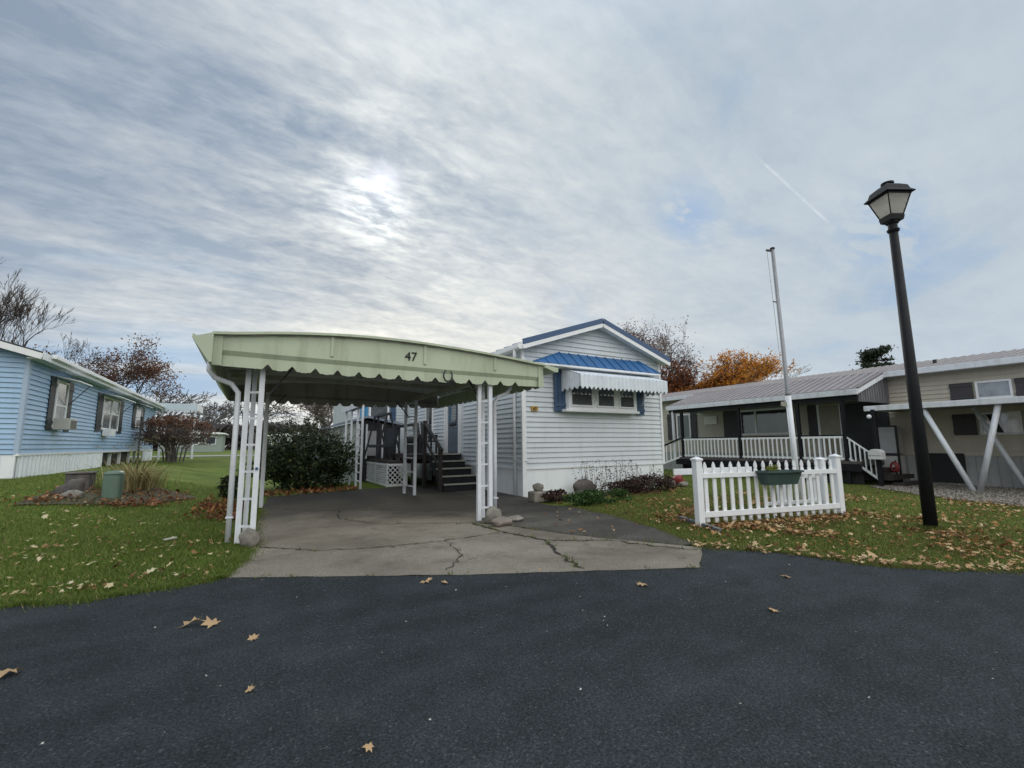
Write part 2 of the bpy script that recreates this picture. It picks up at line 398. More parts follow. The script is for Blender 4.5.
# ------------------------------------------------------------------ world and light
SUN = Vector((.181, .863, .472)).normalized()
def world():
    nt = W.node_tree; nt.nodes.clear(); L = nt.links
    out = nt.nodes.new('ShaderNodeOutputWorld'); bg = nt.nodes.new('ShaderNodeBackground'); L.new(bg.outputs[0], out.inputs[0])
    sky = nt.nodes.new('ShaderNodeTexSky'); sky.sky_type = 'NISHITA'; sky.sun_disc = False
    sky.sun_elevation = math.asin(SUN.z); sky.sun_rotation = math.atan2(SUN.x, SUN.y)
    tc = nt.nodes.new('ShaderNodeTexCoord'); D = tc.outputs['Generated']
    def math_(op, a, b=None, c=None, clamp=False):
        n = nt.nodes.new('ShaderNodeMath'); n.operation = op; n.use_clamp = clamp
        for i, x in enumerate((a, b, c)):
            if x is None: continue
            if isinstance(x, (int, float)): n.inputs[i].default_value = x
            else: L.new(x, n.inputs[i])
        return n.outputs[0]
    def vdot(v):
        n = nt.nodes.new('ShaderNodeVectorMath'); n.operation = 'DOT_PRODUCT'; L.new(D, n.inputs[0]); n.inputs[1].default_value = v
        return n.outputs['Value']
    sx = nt.nodes.new('ShaderNodeSeparateXYZ'); L.new(D, sx.inputs[0]); X, Y, Z = sx.outputs
    zc = math_('ADD', math_('MAXIMUM', Z, 0.0), .16)
    qx = math_('DIVIDE', X, zc); qy = math_('DIVIDE', Y, zc)
    cb = nt.nodes.new('ShaderNodeCombineXYZ'); L.new(qx, cb.inputs[0]); L.new(qy, cb.inputs[1])
    def noise(sc, scale, detail, rough, off=(0, 0, 0), dist=0.0, rot=0.0):
        mp = nt.nodes.new('ShaderNodeMapping'); mp.inputs['Scale'].default_value = sc; mp.inputs['Location'].default_value = off
        mp.inputs['Rotation'].default_value = (0, 0, rot)
        L.new(cb.outputs[0], mp.inputs[0]); n = nt.nodes.new('ShaderNodeTexNoise'); n.inputs['Scale'].default_value = scale
        n.inputs['Detail'].default_value = detail; n.inputs['Roughness'].default_value = rough; n.inputs['Distortion'].default_value = dist
        L.new(mp.outputs[0], n.inputs['Vector']); return n.outputs['Fac']
    def rng_(x, a, b, c=0., d=1., smooth=True):
        n = nt.nodes.new('ShaderNodeMapRange'); n.interpolation_type = 'SMOOTHSTEP' if smooth else 'LINEAR'
        L.new(x, n.inputs[0])
        for i, k in enumerate((a, b, c, d)): n.inputs[i + 1].default_value = k
        return n.outputs[0]
    def lobe(d, p):
        return math_('POWER', math_('MAXIMUM', vdot(Vector(d).normalized()), 0.0), p)
    bands = noise((.42, 1.5, 1), 1.2, 5, .50, (5.4, 4.3, 0), .6, R(-8))       # long streets of stratus
    fine = noise((1.0, 2.0, 1), 5.0, 10, .62, (7, 2, 0), .35, R(-16))         # ripples
    tiny = noise((1.0, 1.7, 1), 15.0, 8, .6, (2, 9, 0), .3, R(-20))
    soft = noise((.8, .9, 1), 1.5, 8, .58, (1, 5, 0), .4)
    sd = math_('MAXIMUM', vdot(SUN), 0.0)
    west = rng_(X, -.6, .6, 1.0, .35)
    near = math_('POWER', sd, 5.0)
    cont = math_('MULTIPLY', math_('SUBTRACT', bands, .5), math_('MULTIPLY', west, 1.15))
    cont = math_('ADD', cont, math_('MULTIPLY', math_('SUBTRACT', soft, .5), .75))
    cont = math_('ADD', cont, math_('MULTIPLY', math_('SUBTRACT', fine, .5), math_('ADD', math_('MULTIPLY', near, .62), .20)))
    cont = math_('ADD', cont, math_('MULTIPLY', math_('SUBTRACT', tiny, .5), math_('ADD', math_('MULTIPLY', near, .30), .08)))
    cont = math_('SUBTRACT', cont, math_('MULTIPLY', lobe((-.28, .82, .50), 9.0), .17))     # the heavier bank west of the sun
    cont = math_('ADD', cont, math_('MULTIPLY', lobe((.38, .90, .24), 14.0), .13))
    t = rng_(math_('ADD', cont, .5), .26, .76, smooth=False)
    dark = mixc(nt, rng_(X, -.5, .8), (.22, .275, .36), (.34, .415, .50)); light = mixc(nt, rng_(X, -.5, .8), (.53, .575, .61), (.52, .575, .61))
    c = mixc(nt, t, dark, light)
    wide = math_('POWER', sd, 7.0); mid = math_('POWER', sd, 55.0); core = math_('POWER', sd, 700.0)
    c = mixc(nt, math_('MULTIPLY', wide, .40), c, mixc(nt, t, (.27, .33, .42), (.66, .68, .67)))
    t2 = math_('MULTIPLY', t, t)
    c = mixc(nt, 1.0, c, mixc(nt, math_('MULTIPLY', mid, t2), (0, 0, 0), (.32, .31, .25)), 'ADD')
    fm = rng_(math_('ADD', math_('MULTIPLY', fine, .65), math_('MULTIPLY', tiny, .35)), .38, .62)
    c = mixc(nt, 1.0, c, mixc(nt, math_('MULTIPLY', core, math_('ADD', math_('MULTIPLY', fm, .75), .12)), (0, 0, 0), (1.0, .98, .9)), 'ADD')
    # warm low band below and right of the sun
    low = rng_(Z, .08, .52, 1., 0.)
    lowm = math_('MULTIPLY', low, math_('MULTIPLY', lobe((.22, .94, .26), 6.5), .95))
    c = mixc(nt, lowm, c, mixc(nt, t, (.50, .52, .52), (.96, .92, .82)))
    lowe = math_('MULTIPLY', rng_(Z, .0, .3, .5, 0.), rng_(X, .5, .95, 0., 1.)); c = mixc(nt, lowe, c, (.52, .59, .65))
    # gaps where the blue shows
    gn = rng_(fine, .44, .58, 1., .0)
    gaps = math_('ADD', math_('ADD', math_('MULTIPLY', lobe((.195, .843, .518), 3000.0), 1.0), math_('MULTIPLY', lobe((.717, .541, .44), 700.0), .55)), math_('MULTIPLY', lobe((.893, .299, .337), 500.0), .5))
    gaps = math_('MULTIPLY', gaps, gn, clamp=True)
    clear = math_('MULTIPLY', rng_(soft, .42, .34), .25)
    lowblue = math_('MULTIPLY', math_('MULTIPLY', lobe((-.157, .982, .09), 45.0), .8), rng_(bands, .40, .60, 1., .25))
    skyc = nt.nodes.new('ShaderNodeMix'); skyc.data_type = 'RGBA'; skyc.blend_type = 'MULTIPLY'; skyc.inputs[0].default_value = 1
    L.new(sky.outputs[0], skyc.inputs[6]); skyc.inputs[7].default_value = (.10, .10, .10, 1)
    bluec = mixc(nt, .6, skyc.outputs[2], (.20, .38, .66))
    gsum = math_('ADD', gaps, math_('MULTIPLY', clear, math_('SUBTRACT', 1.0, wide)), clamp=True)
    c = mixc(nt, gsum, c, bluec); c = mixc(nt, lowblue, c, (.33, .48, .66))
    # haze line right at the horizon
    c = mixc(nt, rng_(Z, .0, .075, .8, 0.), c, (.64, .61, .57))
    # old contrail
    a = Vector((.753, .423, .504)).normalized(); b_ = Vector((.855, .362, .373)).normalized(); nrm = a.cross(b_).normalized(); md = (a + b_).normalized()
    off = math_('ABSOLUTE', math_('ADD', vdot(nrm), math_('MULTIPLY', math_('SUBTRACT', fine, .5), .003)))
    tr = math_('MULTIPLY', rng_(off, .0004, .0034, 1., 0.), math_('MULTIPLY', rng_(tiny, .35, .6, .35, 1.), rng_(vdot(md), math.cos(a.angle(b_) / 2 * 1.15), math.cos(a.angle(b_) / 2 * .5), 0., .34)))
    c = mixc(nt, tr, c, (.78, .80, .82))
    # unseen sky behind the camera, brightened to fill the fronts and dimmed low down
    c = mixc(nt, rng_(Y, .1, -.5, 0., .75), c, (.60, .585, .55))
    backs = math_('MULTIPLY', rng_(Y, .15, -.55, .85, 2.1), math_('SUBTRACT', 1.0, math_('MULTIPLY', rng_(Y, .0, -.3, 0., .62), rng_(Z, .34, .12, 0., 1.)))); topb = rng_(Z, .62, .95, 1., 1.45)
    sc = math_('MULTIPLY', math_('MULTIPLY', backs, topb), 10.0)
    fin = nt.nodes.new('ShaderNodeVectorMath'); fin.operation = 'SCALE'; L.new(c, fin.inputs[0]); L.new(sc, fin.inputs['Scale'])
    L.new(fin.outputs[0], bg.inputs[0]); bg.inputs[1].default_value = .1
world()
sl = bpy.data.lights.new('sun', 'SUN'); sl.energy = .6; sl.angle = R(16); sl.color = (1, .95, .87)
so = bpy.data.objects.new('sun', sl); link(so); so.rotation_euler = (-SUN).to_track_quat('-Z', 'Y').to_euler(); so.location = (0, 0, 30)

# ------------------------------------------------------------------ ground
def ground_sheet():
    us = sorted(set([-400, -200, -100, -60, -40, -30] + list(np.arange(-24, 30.1, .75)) + [35, 45, 60, 90, 130, 200, 400]))
    vs = sorted(set([-300, -100, -40, -20, -10] + list(np.arange(-6, 36, .75)) + [40, 50, 70, 100, 160, 260, 420]))
    V = [(u, v, zt(u, v) - .012) for v in vs for u in us]; n = len(us)
    F = [(j * n + i, j * n + i + 1, (j + 1) * n + i + 1, (j + 1) * n + i) for j in range(len(vs) - 1) for i in range(n - 1)]
    mb = MB(); mb.v = V; mb.f = F; o = mb.build('ground', lawn_m, smooth=True); tag(o, kind='structure')
ground_sheet()
def sheet(name, poly, z, mat, thick=.0, kind='structure'):
    mb = MB()
    if thick: mb.prism([(x, y, z - thick) for x, y in poly], (0, 0, thick))
    else: mb.quad(*[(x, y, z) for x, y in poly])
    o = mb.build(name, mat); return tag(o, kind=kind)
def jit(poly, step, amp, seed, closed=True):
    rnd = random.Random(seed); out = []
    n = len(poly)
    for i in range(n if closed else n - 1):
        p = Vector(poly[i]); q = Vector(poly[(i + 1) % n]); k = max(1, int((q - p).length / step)) if (q - p).length < 12 else 1
        nn = Vector((-(q - p).y, (q - p).x)).normalized()
        for j in range(k):
            a = p.lerp(q, j / k); out.append(tuple(a + nn * rnd.uniform(-amp, amp)) if k > 1 else tuple(a))
    return out
road_edge = [(-60, 24), (-12, 11.2), (-4.5, 6.9), (-2.6, 5.85), (-1.69, 5.45), (-1.1, 5.28), (-.5, 5.36), (-.14, 5.43), (1.87, 4.3), (4.08, 3.23), (4.88, 3.85), (5.4, 3.16), (5.6, 2.6), (5.75, 2.25), (6.1, 1.89), (7.2, 1.0), (10, -1.3), (40, -26)]
sheet('road', jit(road_edge, .12, .014, 3, False) + [(40, -26), (20, -60), (-60, -40)], .002, asph_m)
drive = [(-.14, 5.42), (.05, 6.2), (.1, 7.0), (.15, 8.5), (.28, 10.6), (.45, 13.2), (2.9, 13.9), (5.5, 13.9), (5.7, 10.4), (4.6, 8.5), (3.25, 6.9), (3.6, 6.4), (3.95, 5.35), (4.75, 4.0), (4.85, 3.80), (4.08, 3.23), (1.87, 4.3)]
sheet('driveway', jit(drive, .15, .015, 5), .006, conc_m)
sheet('driveway_patch', jit([(3.25, 6.9), (3.6, 6.4), (3.95, 5.35), (4.75, 4.0), (4.95, 3.95), (5.32, 4.9), (5.67, 6.34), (5.72, 7.4), (5.45, 8.2), (5.8, 9.5), (5.8, 12.5), (5.0, 12.5), (4.6, 8.5)], .15, .02, 8), .010, asph_old)
def crack(pts, w, seed):
    rnd = random.Random(seed); mb = MB(); P = []
    for a, b in zip(pts, pts[1:]):
        a, b = Vector(a), Vector(b); k = max(2, int((b - a).length / .07))
        for j in range(k): P.append(a.lerp(b, j / k) + Vector((rnd.gauss(0, .018), rnd.gauss(0, .018))))
    P.append(Vector(pts[-1]))
    for a, b in zip(P, P[1:]):
        n = Vector((-(b - a).y, (b - a).x)).normalized(); w0 = w * rnd.uniform(.3, 1.1)
        mb.quad((a.x - n.x * w0, a.y - n.y * w0, .0145), (b.x - n.x * w0, b.y - n.y * w0, .0145), (b.x + n.x * w0, b.y + n.y * w0, .0145), (a.x + n.x * w0, a.y + n.y * w0, .0145))
    return mb, P
cr = MB(); CR = []
for i, (pts, w) in enumerate([([(.1, 6.85), (.78, 6.15), (1.5, 5.9), (2.33, 5.87), (3.2, 5.95)], .012), ([(3.2, 6.9), (3.25, 6.02), (3.46, 5.16), (3.15, 4.35), (3.03, 3.8)], .022),
                              ([(3.46, 5.16), (4.24, 4.66), (4.42, 4.14), (4.7, 3.75)], .014), ([(.4, 10.8), (1.2, 9.9), (1.6, 9.7), (2.6, 9.0)], .012), ([(2.33, 5.87), (2.2, 5.0), (1.8, 4.5)], .008),
                              ([(1.6, 9.7), (1.4, 8.6), (1.9, 7.6), (3.2, 6.9)], .010)]):
    m_, P_ = crack(pts, w, i); k = len(cr.v); cr.v += m_.v; cr.f += [tuple(j + k for j in f) for f in m_.f]; CR += [(p, w) for p in P_]
tag(cr.build('driveway_cracks', crack_m), kind='structure')
sheet('gravel_strip', jit([(12.9, 2.9), (13.3, 4.0), (14.9, 5.9), (15.3, 6.3), (23, 6.3), (23, -6), (13.5, -6)], .3, .12, 9), .006, gravel_m)
def far_sheet(name, poly, mat, dz=.015):
    mb = MB(); mb.quad(*[(x, y, zt(x, y) + dz) for x, y in poly]); tag(mb.build(name, mat), kind='structure')
far_sheet('far_road', [(-40, 58), (-40, 50), (4, 38), (12, 36), (12, 41), (4, 43)], far_conc)
far_sheet('mulch_bed', [(-3.5, 11.2), (-1.7, 11.5), (-1.0, 13.0), (-2.2, 14.6), (-3.4, 12.8)], soil_m, .02)

# grass blades ------------------------------------------------------------
def in_poly(P, poly):
    x, y = P[:, 0], P[:, 1]; ins = np.zeros(len(P), bool); n = len(poly)
    for i in range(n):
        x0, y0 = poly[i]; x1, y1 = poly[(i + 1) % n]
        c = ((y0 > y) != (y1 > y)) & (x < (x1 - x0) * (y - y0) / ((y1 - y0) if y1 != y0 else 1e-9) + x0); ins ^= c
    return ins
def scatter(poly, n):
    a = np.array(poly); lo, hi = a.min(0), a.max(0); out = np.zeros((0, 2))
    while len(out) < n:
        P = rng.uniform(lo, hi, (n * 2, 2)); out = np.vstack([out, P[in_poly(P, poly)]])
    return out[:n]
def blades(P, h, w, lean=.5):
    n = len(P); z = ztn(P[:, 0], P[:, 1]) - .012
    a = rng.uniform(0, 2 * np.pi, n); hh = h * rng.uniform(.45, 1.25, n); ww = w * rng.uniform(.6, 1.3, n)
    dx, dy = np.cos(a) * ww / 2, np.sin(a) * ww / 2
    lx, ly = rng.normal(0, lean, n) * hh, rng.normal(0, lean, n) * hh
    V = np.zeros((n, 3, 3)); V[:, 0] = np.c_[P[:, 0] - dx, P[:, 1] - dy, z]; V[:, 1] = np.c_[P[:, 0] + dx, P[:, 1] + dy, z]
    V[:, 2] = np.c_[P[:, 0] + lx, P[:, 1] + ly, z + hh]
    return V.reshape(-1, 3), np.arange(n * 3).reshape(-1, 3)
left_lawn = [(-12, 11.3), (-4.5, 7.0), (-2.6, 5.95), (-1.69, 5.5), (-1.1, 5.34), (-.5, 5.41), (-.16, 5.47), (.02, 6.2), (.08, 8.5), (.22, 10.6), (.35, 13), (-.5, 17), (-9, 17)]
right_lawn = [(4.9, 3.92), (5.43, 3.2), (5.63, 2.65), (5.8, 2.3), (6.15, 1.95), (7.25, 1.06), (10, -1.2), (13.5, 1.5), (13.2, 3.8), (15.2, 6.2), (15.4, 14), (10.9, 14), (10.9, 9.4), (7.5, 9.2), (5.9, 7.7), (5.7, 6.4), (5.36, 4.9)]
def dens(P, k=1.0, d0=6.0):
    d = np.hypot(P[:, 0], P[:, 1]); return P[rng.uniform(0, 1, len(P)) < np.minimum(1, (d0 / d) ** 2 * k)]
PL = dens(scatter(left_lawn, 330000), 1.6)
def edge_blades(pts, n, sp=.045):
    out = []
    for _ in range(n):
        i = int(rng.integers(0, len(pts) - 1)); q = rng.uniform(); out.append((pts[i][0] + (pts[i + 1][0] - pts[i][0]) * q, pts[i][1] + (pts[i + 1][1] - pts[i][1]) * q))
    o_ = np.array(out); f = np.sin(o_[:, 0] * 9.1) + np.sin(o_[:, 0] * 23.7 + o_[:, 1] * 11); return o_ + rng.normal(0, sp, o_.shape) * (1 + .5 * f[:, None])
PL = np.vstack([PL, edge_blades(road_edge[3:8], 9000), edge_blades(drive[:5], 4000)])
V, F = blades(PL, .05, .0085); o = np_mesh('grass', V, F, blade_m); tag(o, 'short green grass of the lawn left of the driveway', 'grass', kind='stuff')
PR = dens(scatter(right_lawn, 300000), 1.8)
PR = np.vstack([PR, edge_blades(road_edge[10:16], 9000), edge_blades([(4.95, 3.95), (5.32, 4.9), (5.67, 6.34), (5.72, 7.4)], 4000)])
V, F = blades(PR, .042, .0085)
tf = []
for _ in range(1500): a_ = rng.uniform(0, 6.28); q = .09 + abs(rng.normal(0, .05)); tf.append((8.48 + math.cos(a_) * q, 2.77 + math.sin(a_) * q))
for _ in range(3500): q = rng.uniform(); tf.append((6.08 + 2.9 * q + rng.normal(0, .05), 4.76 - .62 * q + rng.normal(0, .05)))
V2, F2 = blades(np.array(tf), .10, .008, .4); F = np.vstack([F, F2 + len(V)]); V = np.vstack([V, V2]); o = np_mesh('grass', V, F, blade_r); tag(o, 'olive patchy grass around the picket fence and the street lamp', 'grass', kind='stuff')
# weeds in the cracks
Pw = []
for p, w in CR:
    if w > .012 and rng.uniform() < .55: Pw += [(p.x + rng.normal(0, .03), p.y + rng.normal(0, .03)) for _ in range(int(rng.integers(4, 16)))]
    elif rng.uniform() < .1: Pw += [(p.x + rng.normal(0, .02), p.y + rng.normal(0, .02)) for _ in range(6)]
for a, b in [((-.14, 5.42), (.28, 10.6)), ((-.14, 5.42), (1.87, 4.3)), ((1.87, 4.3), (4.08, 3.23)), ((3.25, 6.9), (4.75, 4.0)), ((4.95, 3.95), (5.5, 5.6)), ((5.5, 5.6), (5.72, 7.4))]:
    k0 = 0
    for q in np.linspace(0, 1, 46):
        if rng.uniform() < (.16 if a[1] < 5.5 and b[0] > 1.5 else .4):
            x, y = a[0] + (b[0] - a[0]) * q, a[1] + (b[1] - a[1]) * q; Pw += [(x + rng.normal(0, .025), y + rng.normal(0, .025)) for _ in range(int(rng.integers(3, 12)))]
V, F = blades(np.array(Pw), .05, .009, .8); V[:, 2] += .018; o = np_mesh('weeds', V, F, blade_r); tag(o, 'small weeds growing out of the driveway cracks', 'weeds', kind='stuff')

gr = []
for a, b in zip(road_edge[3:16], road_edge[4:17]):
    L_ = (Vector(b) - Vector(a)).length
    for _ in range(int(min(L_, 4) * 200)): q = rng.uniform(); gr.append((a[0] + (b[0] - a[0]) * q, a[1] + (b[1] - a[1]) * q))
gr = np.array(gr); gr += rng.normal(0, .075, gr.shape); GRIT = np.c_[gr, np.full(len(gr), .004)]
# fallen leaves -----------------------------------------------------------
LOBES = [(0, 1.0), (12, .52), (38, .85), (58, .42), (85, .80), (112, .40), (140, .62), (162, .30), (180, .34)]
def leaf_outline():
    pts = [(a, r) for a, r in LOBES] + [(-a, r) for a, r in LOBES[-2:0:-1]]
    return [(r * math.cos(R(a)), r * math.sin(R(a))) for a, r in pts]
LO = np.array(leaf_outline())
def leaves_mesh(P, size, zfun=ztn, lift=.02, tilt=.5, curl=.25, zoff=0.0):
    n = len(P); k = len(LO); s = size * (np.clip(rng.lognormal(-.25, .38, n), .35, 1.7) if n > 1 else np.ones(1))
    a = rng.uniform(0, 2 * np.pi, n); wsq = rng.uniform(.55, 1, n)
    x = LO[None, :, 0] * s[:, None]; y = LO[None, :, 1] * (s * wsq)[:, None]
    r2 = (LO[:, 0] ** 2 + LO[:, 1] ** 2)[None]
    cu = rng.normal(0, curl, n)[:, None]; z = cu * (np.abs(LO[None, :, 1])) * s[:, None] + .15 * s[:, None] * rng.normal(0, 1, (n, k)) * .5
    tx, ty = rng.normal(0, tilt, n)[:, None], rng.normal(0, tilt, n)[:, None]
    X = x * np.cos(a)[:, None] - y * np.sin(a)[:, None]; Y = x * np.sin(a)[:, None] + y * np.cos(a)[:, None]
    Z = z + tx * X + ty * Y; Z = Z - Z.min(1, keepdims=True)
    base = zfun(P[:, 0], P[:, 1]) + zoff + rng.uniform(0, lift, n)
    V = np.zeros((n, k + 1, 3)); V[:, 1:, 0] = P[:, 0:1] + X; V[:, 1:, 1] = P[:, 1:2] + Y; V[:, 1:, 2] = base[:, None] + Z
    V[:, 0] = np.c_[P[:, 0], P[:, 1], base + (Z.mean(1))]
    f = np.array([(0, i + 1, (i + 1) % k + 1) for i in range(k)]); F = (np.arange(n)[:, None, None] * (k + 1) + f[None]).reshape(-1, 3)
    return V.reshape(-1, 3), F
def cluster(poly, n, frac, k, sp):
    a = scatter(poly, int(n * (1 - frac))); c = scatter(poly, k); m = int(n * frac)
    b = c[rng.integers(0, k, m)] + rng.normal(0, sp, (m, 2)) * rng.uniform(.3, 1.4, (m, 1)); b = b[in_poly(b, poly)]
    return np.vstack([a, b])
left_near = [(-4.5, 7.2), (-2.6, 6.1), (-1.69, 5.6), (-1.1, 5.4), (-.5, 5.5), (-.2, 5.55), (0, 8.5), (.1, 11.5), (-4, 13)]
P = dens(cluster(left_near, 900, .45, 26, .35), 1.0, 7)
e1 = np.array([(x, y) for t in np.linspace(0, 1, 120) for x, y in [Vector((-3.2, 6.25)).lerp(Vector((-.2, 5.48)), t)]]); e1 += rng.normal(0, .14, e1.shape); e1[:, 1] += .03 - np.abs(np.sin(np.linspace(0, 3.14, 120))) * .18
V, F = leaves_mesh(np.vstack([P, e1[in_poly(e1, left_near)]]), .042, lift=.02, zoff=.012, tilt=.32, curl=.4)
o = np_mesh('fallen_leaves', V, F, litter_pale); tag(o, 'pale and brown fallen leaves on the left lawn', 'leaves', kind='stuff')
bed = [(-3.8, 10.9), (-1.5, 11.1), (-.9, 12.2), (-1.2, 13.6), (-3.4, 12.9)]
pile = [(-.95, 9.6), (-.1, 9.2), (.1, 12.4), (-.8, 12.8)]
P = np.vstack([cluster(bed, 1300, .75, 10, .22), cluster(pile, 1500, .7, 7, .22)])
V, F = leaves_mesh(P, .038, lift=.07); o = np_mesh('fallen_leaves', V, F, litter_red); tag(o, 'rust brown leaves heaped around the green utility box and beside the carport post', 'leaves', kind='stuff')
under_hedge = [(.35, 12.9), (2.7, 13.5), (2.9, 14.6), (.3, 14.6)]
P = cluster(under_hedge, 700, .5, 12, .25); V, F = leaves_mesh(P, .055, lift=.05); o = np_mesh('fallen_leaves', V, F, litter_red); tag(o, 'brown leaf litter under the dark hedge behind the carport', 'leaves', kind='stuff')
right_near = [(5.1, 3.95), (5.55, 3.3), (5.75, 2.75), (5.95, 2.4), (6.25, 2.05), (7.3, 1.15), (10, -1), (13.5, 1.8), (13.2, 3.8), (14.6, 5.6), (12.5, 7.4), (9.0, 7.9), (6.1, 7.4), (5.85, 6.4), (5.5, 4.9)]
P = cluster(right_near, 8500, .66, 60, .28)
f1 = np.array([Vector((6.0, 4.55)).lerp(Vector((9.6, 3.9)), t)[:] for t in rng.uniform(0, 1, 900)]) + rng.normal(0, .2, (900, 2))
P = np.vstack([P, f1[in_poly(f1, right_near)]]); P = dens(P, 1.0, 8)
V, F = leaves_mesh(P, .042, lift=.02, tilt=.28, curl=.4, zoff=.012); o = np_mesh('fallen_leaves', V, F, litter); tag(o, 'brown and tan leaves scattered over the grass around the picket fence', 'leaves', kind='stuff')
kerb = []
for a, b in zip(road_edge[10:16], road_edge[11:17]):
    L_ = (Vector(b) - Vector(a)).length
    for _ in range(int(L_ * 60)): kerb.append(Vector(a).lerp(Vector(b), rng.uniform())[:])
kerb = np.array(kerb) + rng.normal(0, .07, (len(kerb), 2)) + [.05, .05]
V, F = leaves_mesh(kerb, .052, lift=.03, zoff=.004, tilt=.25, curl=.4); o = np_mesh('fallen_leaves', V, F, tan_leaf); tag(o, 'tan leaves drifted along the right road edge', 'leaves', kind='stuff')
P = dens(scatter([(13.0, 2.6), (13.4, 4.0), (14.8, 5.9), (17.5, 6.2), (17.5, 0), (13.3, 0)], 26000), 1.3, 12)
C = np.c_[P, rng.uniform(.004, .02, len(P))]; a_, F = None, None
V = []; 
def pebbles(C, r):
    n = len(C); o4 = np.array([(1, 0, -.4), (-.5, .87, -.4), (-.5, -.87, -.4), (0, 0, .8)]); s_ = r * rng.uniform(.4, 1.4, (n, 1, 1)); j = o4[None] * s_ * rng.uniform(.7, 1.3, (n, 4, 3)); a = rng.uniform(0, 6.28, n)[:, None]
    x = j[:, :, 0] * np.cos(a) - j[:, :, 1] * np.sin(a); y = j[:, :, 0] * np.sin(a) + j[:, :, 1] * np.cos(a); V = np.stack([x, y, j[:, :, 2]], 2) + C[:, None]
    f = np.array([(0, 1, 2), (0, 3, 1), (1, 3, 2), (2, 3, 0)]); return V.reshape(-1, 3), (np.arange(n)[:, None, None] * 4 + f[None]).reshape(-1, 3)
V, F = pebbles(GRIT, .006); o = np_mesh('grit', V, F, grit_m); tag(o, 'fine grit gathered along the edge of the road', 'grit', kind='stuff')
V, F = pebbles(C, .022); o = np_mesh('gravel', V, F, pebble_m); tag(o, 'loose brownish gravel along the foot of the slanted post carport', 'gravel', kind='stuff')
bedf = [(5.6, 7.6), (7.2, 7.9), (10.6, 8.4), (10.4, 9.3), (6.2, 9.3)]
P = cluster(bedf, 450, .4, 10, .25); P = np.vstack([P, cluster([(3.9, 5.2), (5.2, 4.6), (5.7, 7.5), (5, 8)], 26, 0, 1, .1)])
V, F = leaves_mesh(P, .05, lift=.01, zoff=.012, tilt=.2, curl=.3); o = np_mesh('fallen_leaves', V, F, litter); tag(o, 'brown leaves in the bed at the foot of the white house front', 'leaves', kind='stuff')
road_leaves = [((-.28, 4.12), .085, 'left one of two tan maple leaves lying together on the road'), ((-.16, 4.08), .075, 'right one of two tan maple leaves lying together on the road'),
    ((.09, 3.66), .055, 'small brown leaf alone on the road just nearer than the left pair of leaves'), ((.07, 2.91), .04, 'small orange brown leaf lying alone in the near left part of the road'),
    ((1.49, 4.24), .07, 'orange leaf on the road at the driveway edge below the carport middle, left of two'), ((1.63, 4.11), .06, 'orange leaf on the road at the driveway edge below the carport middle, right of two'),
    ((3.13, 3.12), .065, 'pale brown leaf on the road below the right half of the driveway edge'), ((4.48, 2.58), .06, 'tan leaf on the road close to the kerb left of the street lamp'),
    ((3.51, 2.14), .055, 'orange tan leaf on the road in front of the picket fence'), ((-1.11, 3.81), .09, 'pale yellow leaf on the road at the left edge of the photo'), ((.51, 2.12), .03, 'tiny pale leaf in the nearest part of the road'),
    ((2.64, 4.03), .03, 'tiny green weed leaf at the road side of the driveway crack')]
for (x, y), s, lab in road_leaves:
    rng = np.random.default_rng(int(abs(x) * 100 + y * 1000)); V, F = leaves_mesh(np.array([[x, y]]), s / .8, zfun=lambda a, b: np.zeros(len(a)), lift=0, tilt=.12, curl=.15, zoff=.004)
    o = np_mesh('fallen_leaf', V, F, tan_leaf, loc=(x, y, 0)); tag(o, lab, 'leaf', 'maple leaves lying on the road')
P = scatter([(.6, 2), (5, -.5), (5.2, 3), (3.4, 3.2), (.4, 4.6), (-1.2, 4.8), (-1, 3)], 75)
V, F = leaves_mesh(P, .010, zfun=lambda a, b: np.zeros(len(a)), lift=0, tilt=.3, curl=.2, zoff=.004); o = np_mesh('leaf_crumbs', V, F, pale_crumb); tag(o, 'tiny pale leaf crumbs strewn over the road', 'leaf crumbs', kind='stuff')

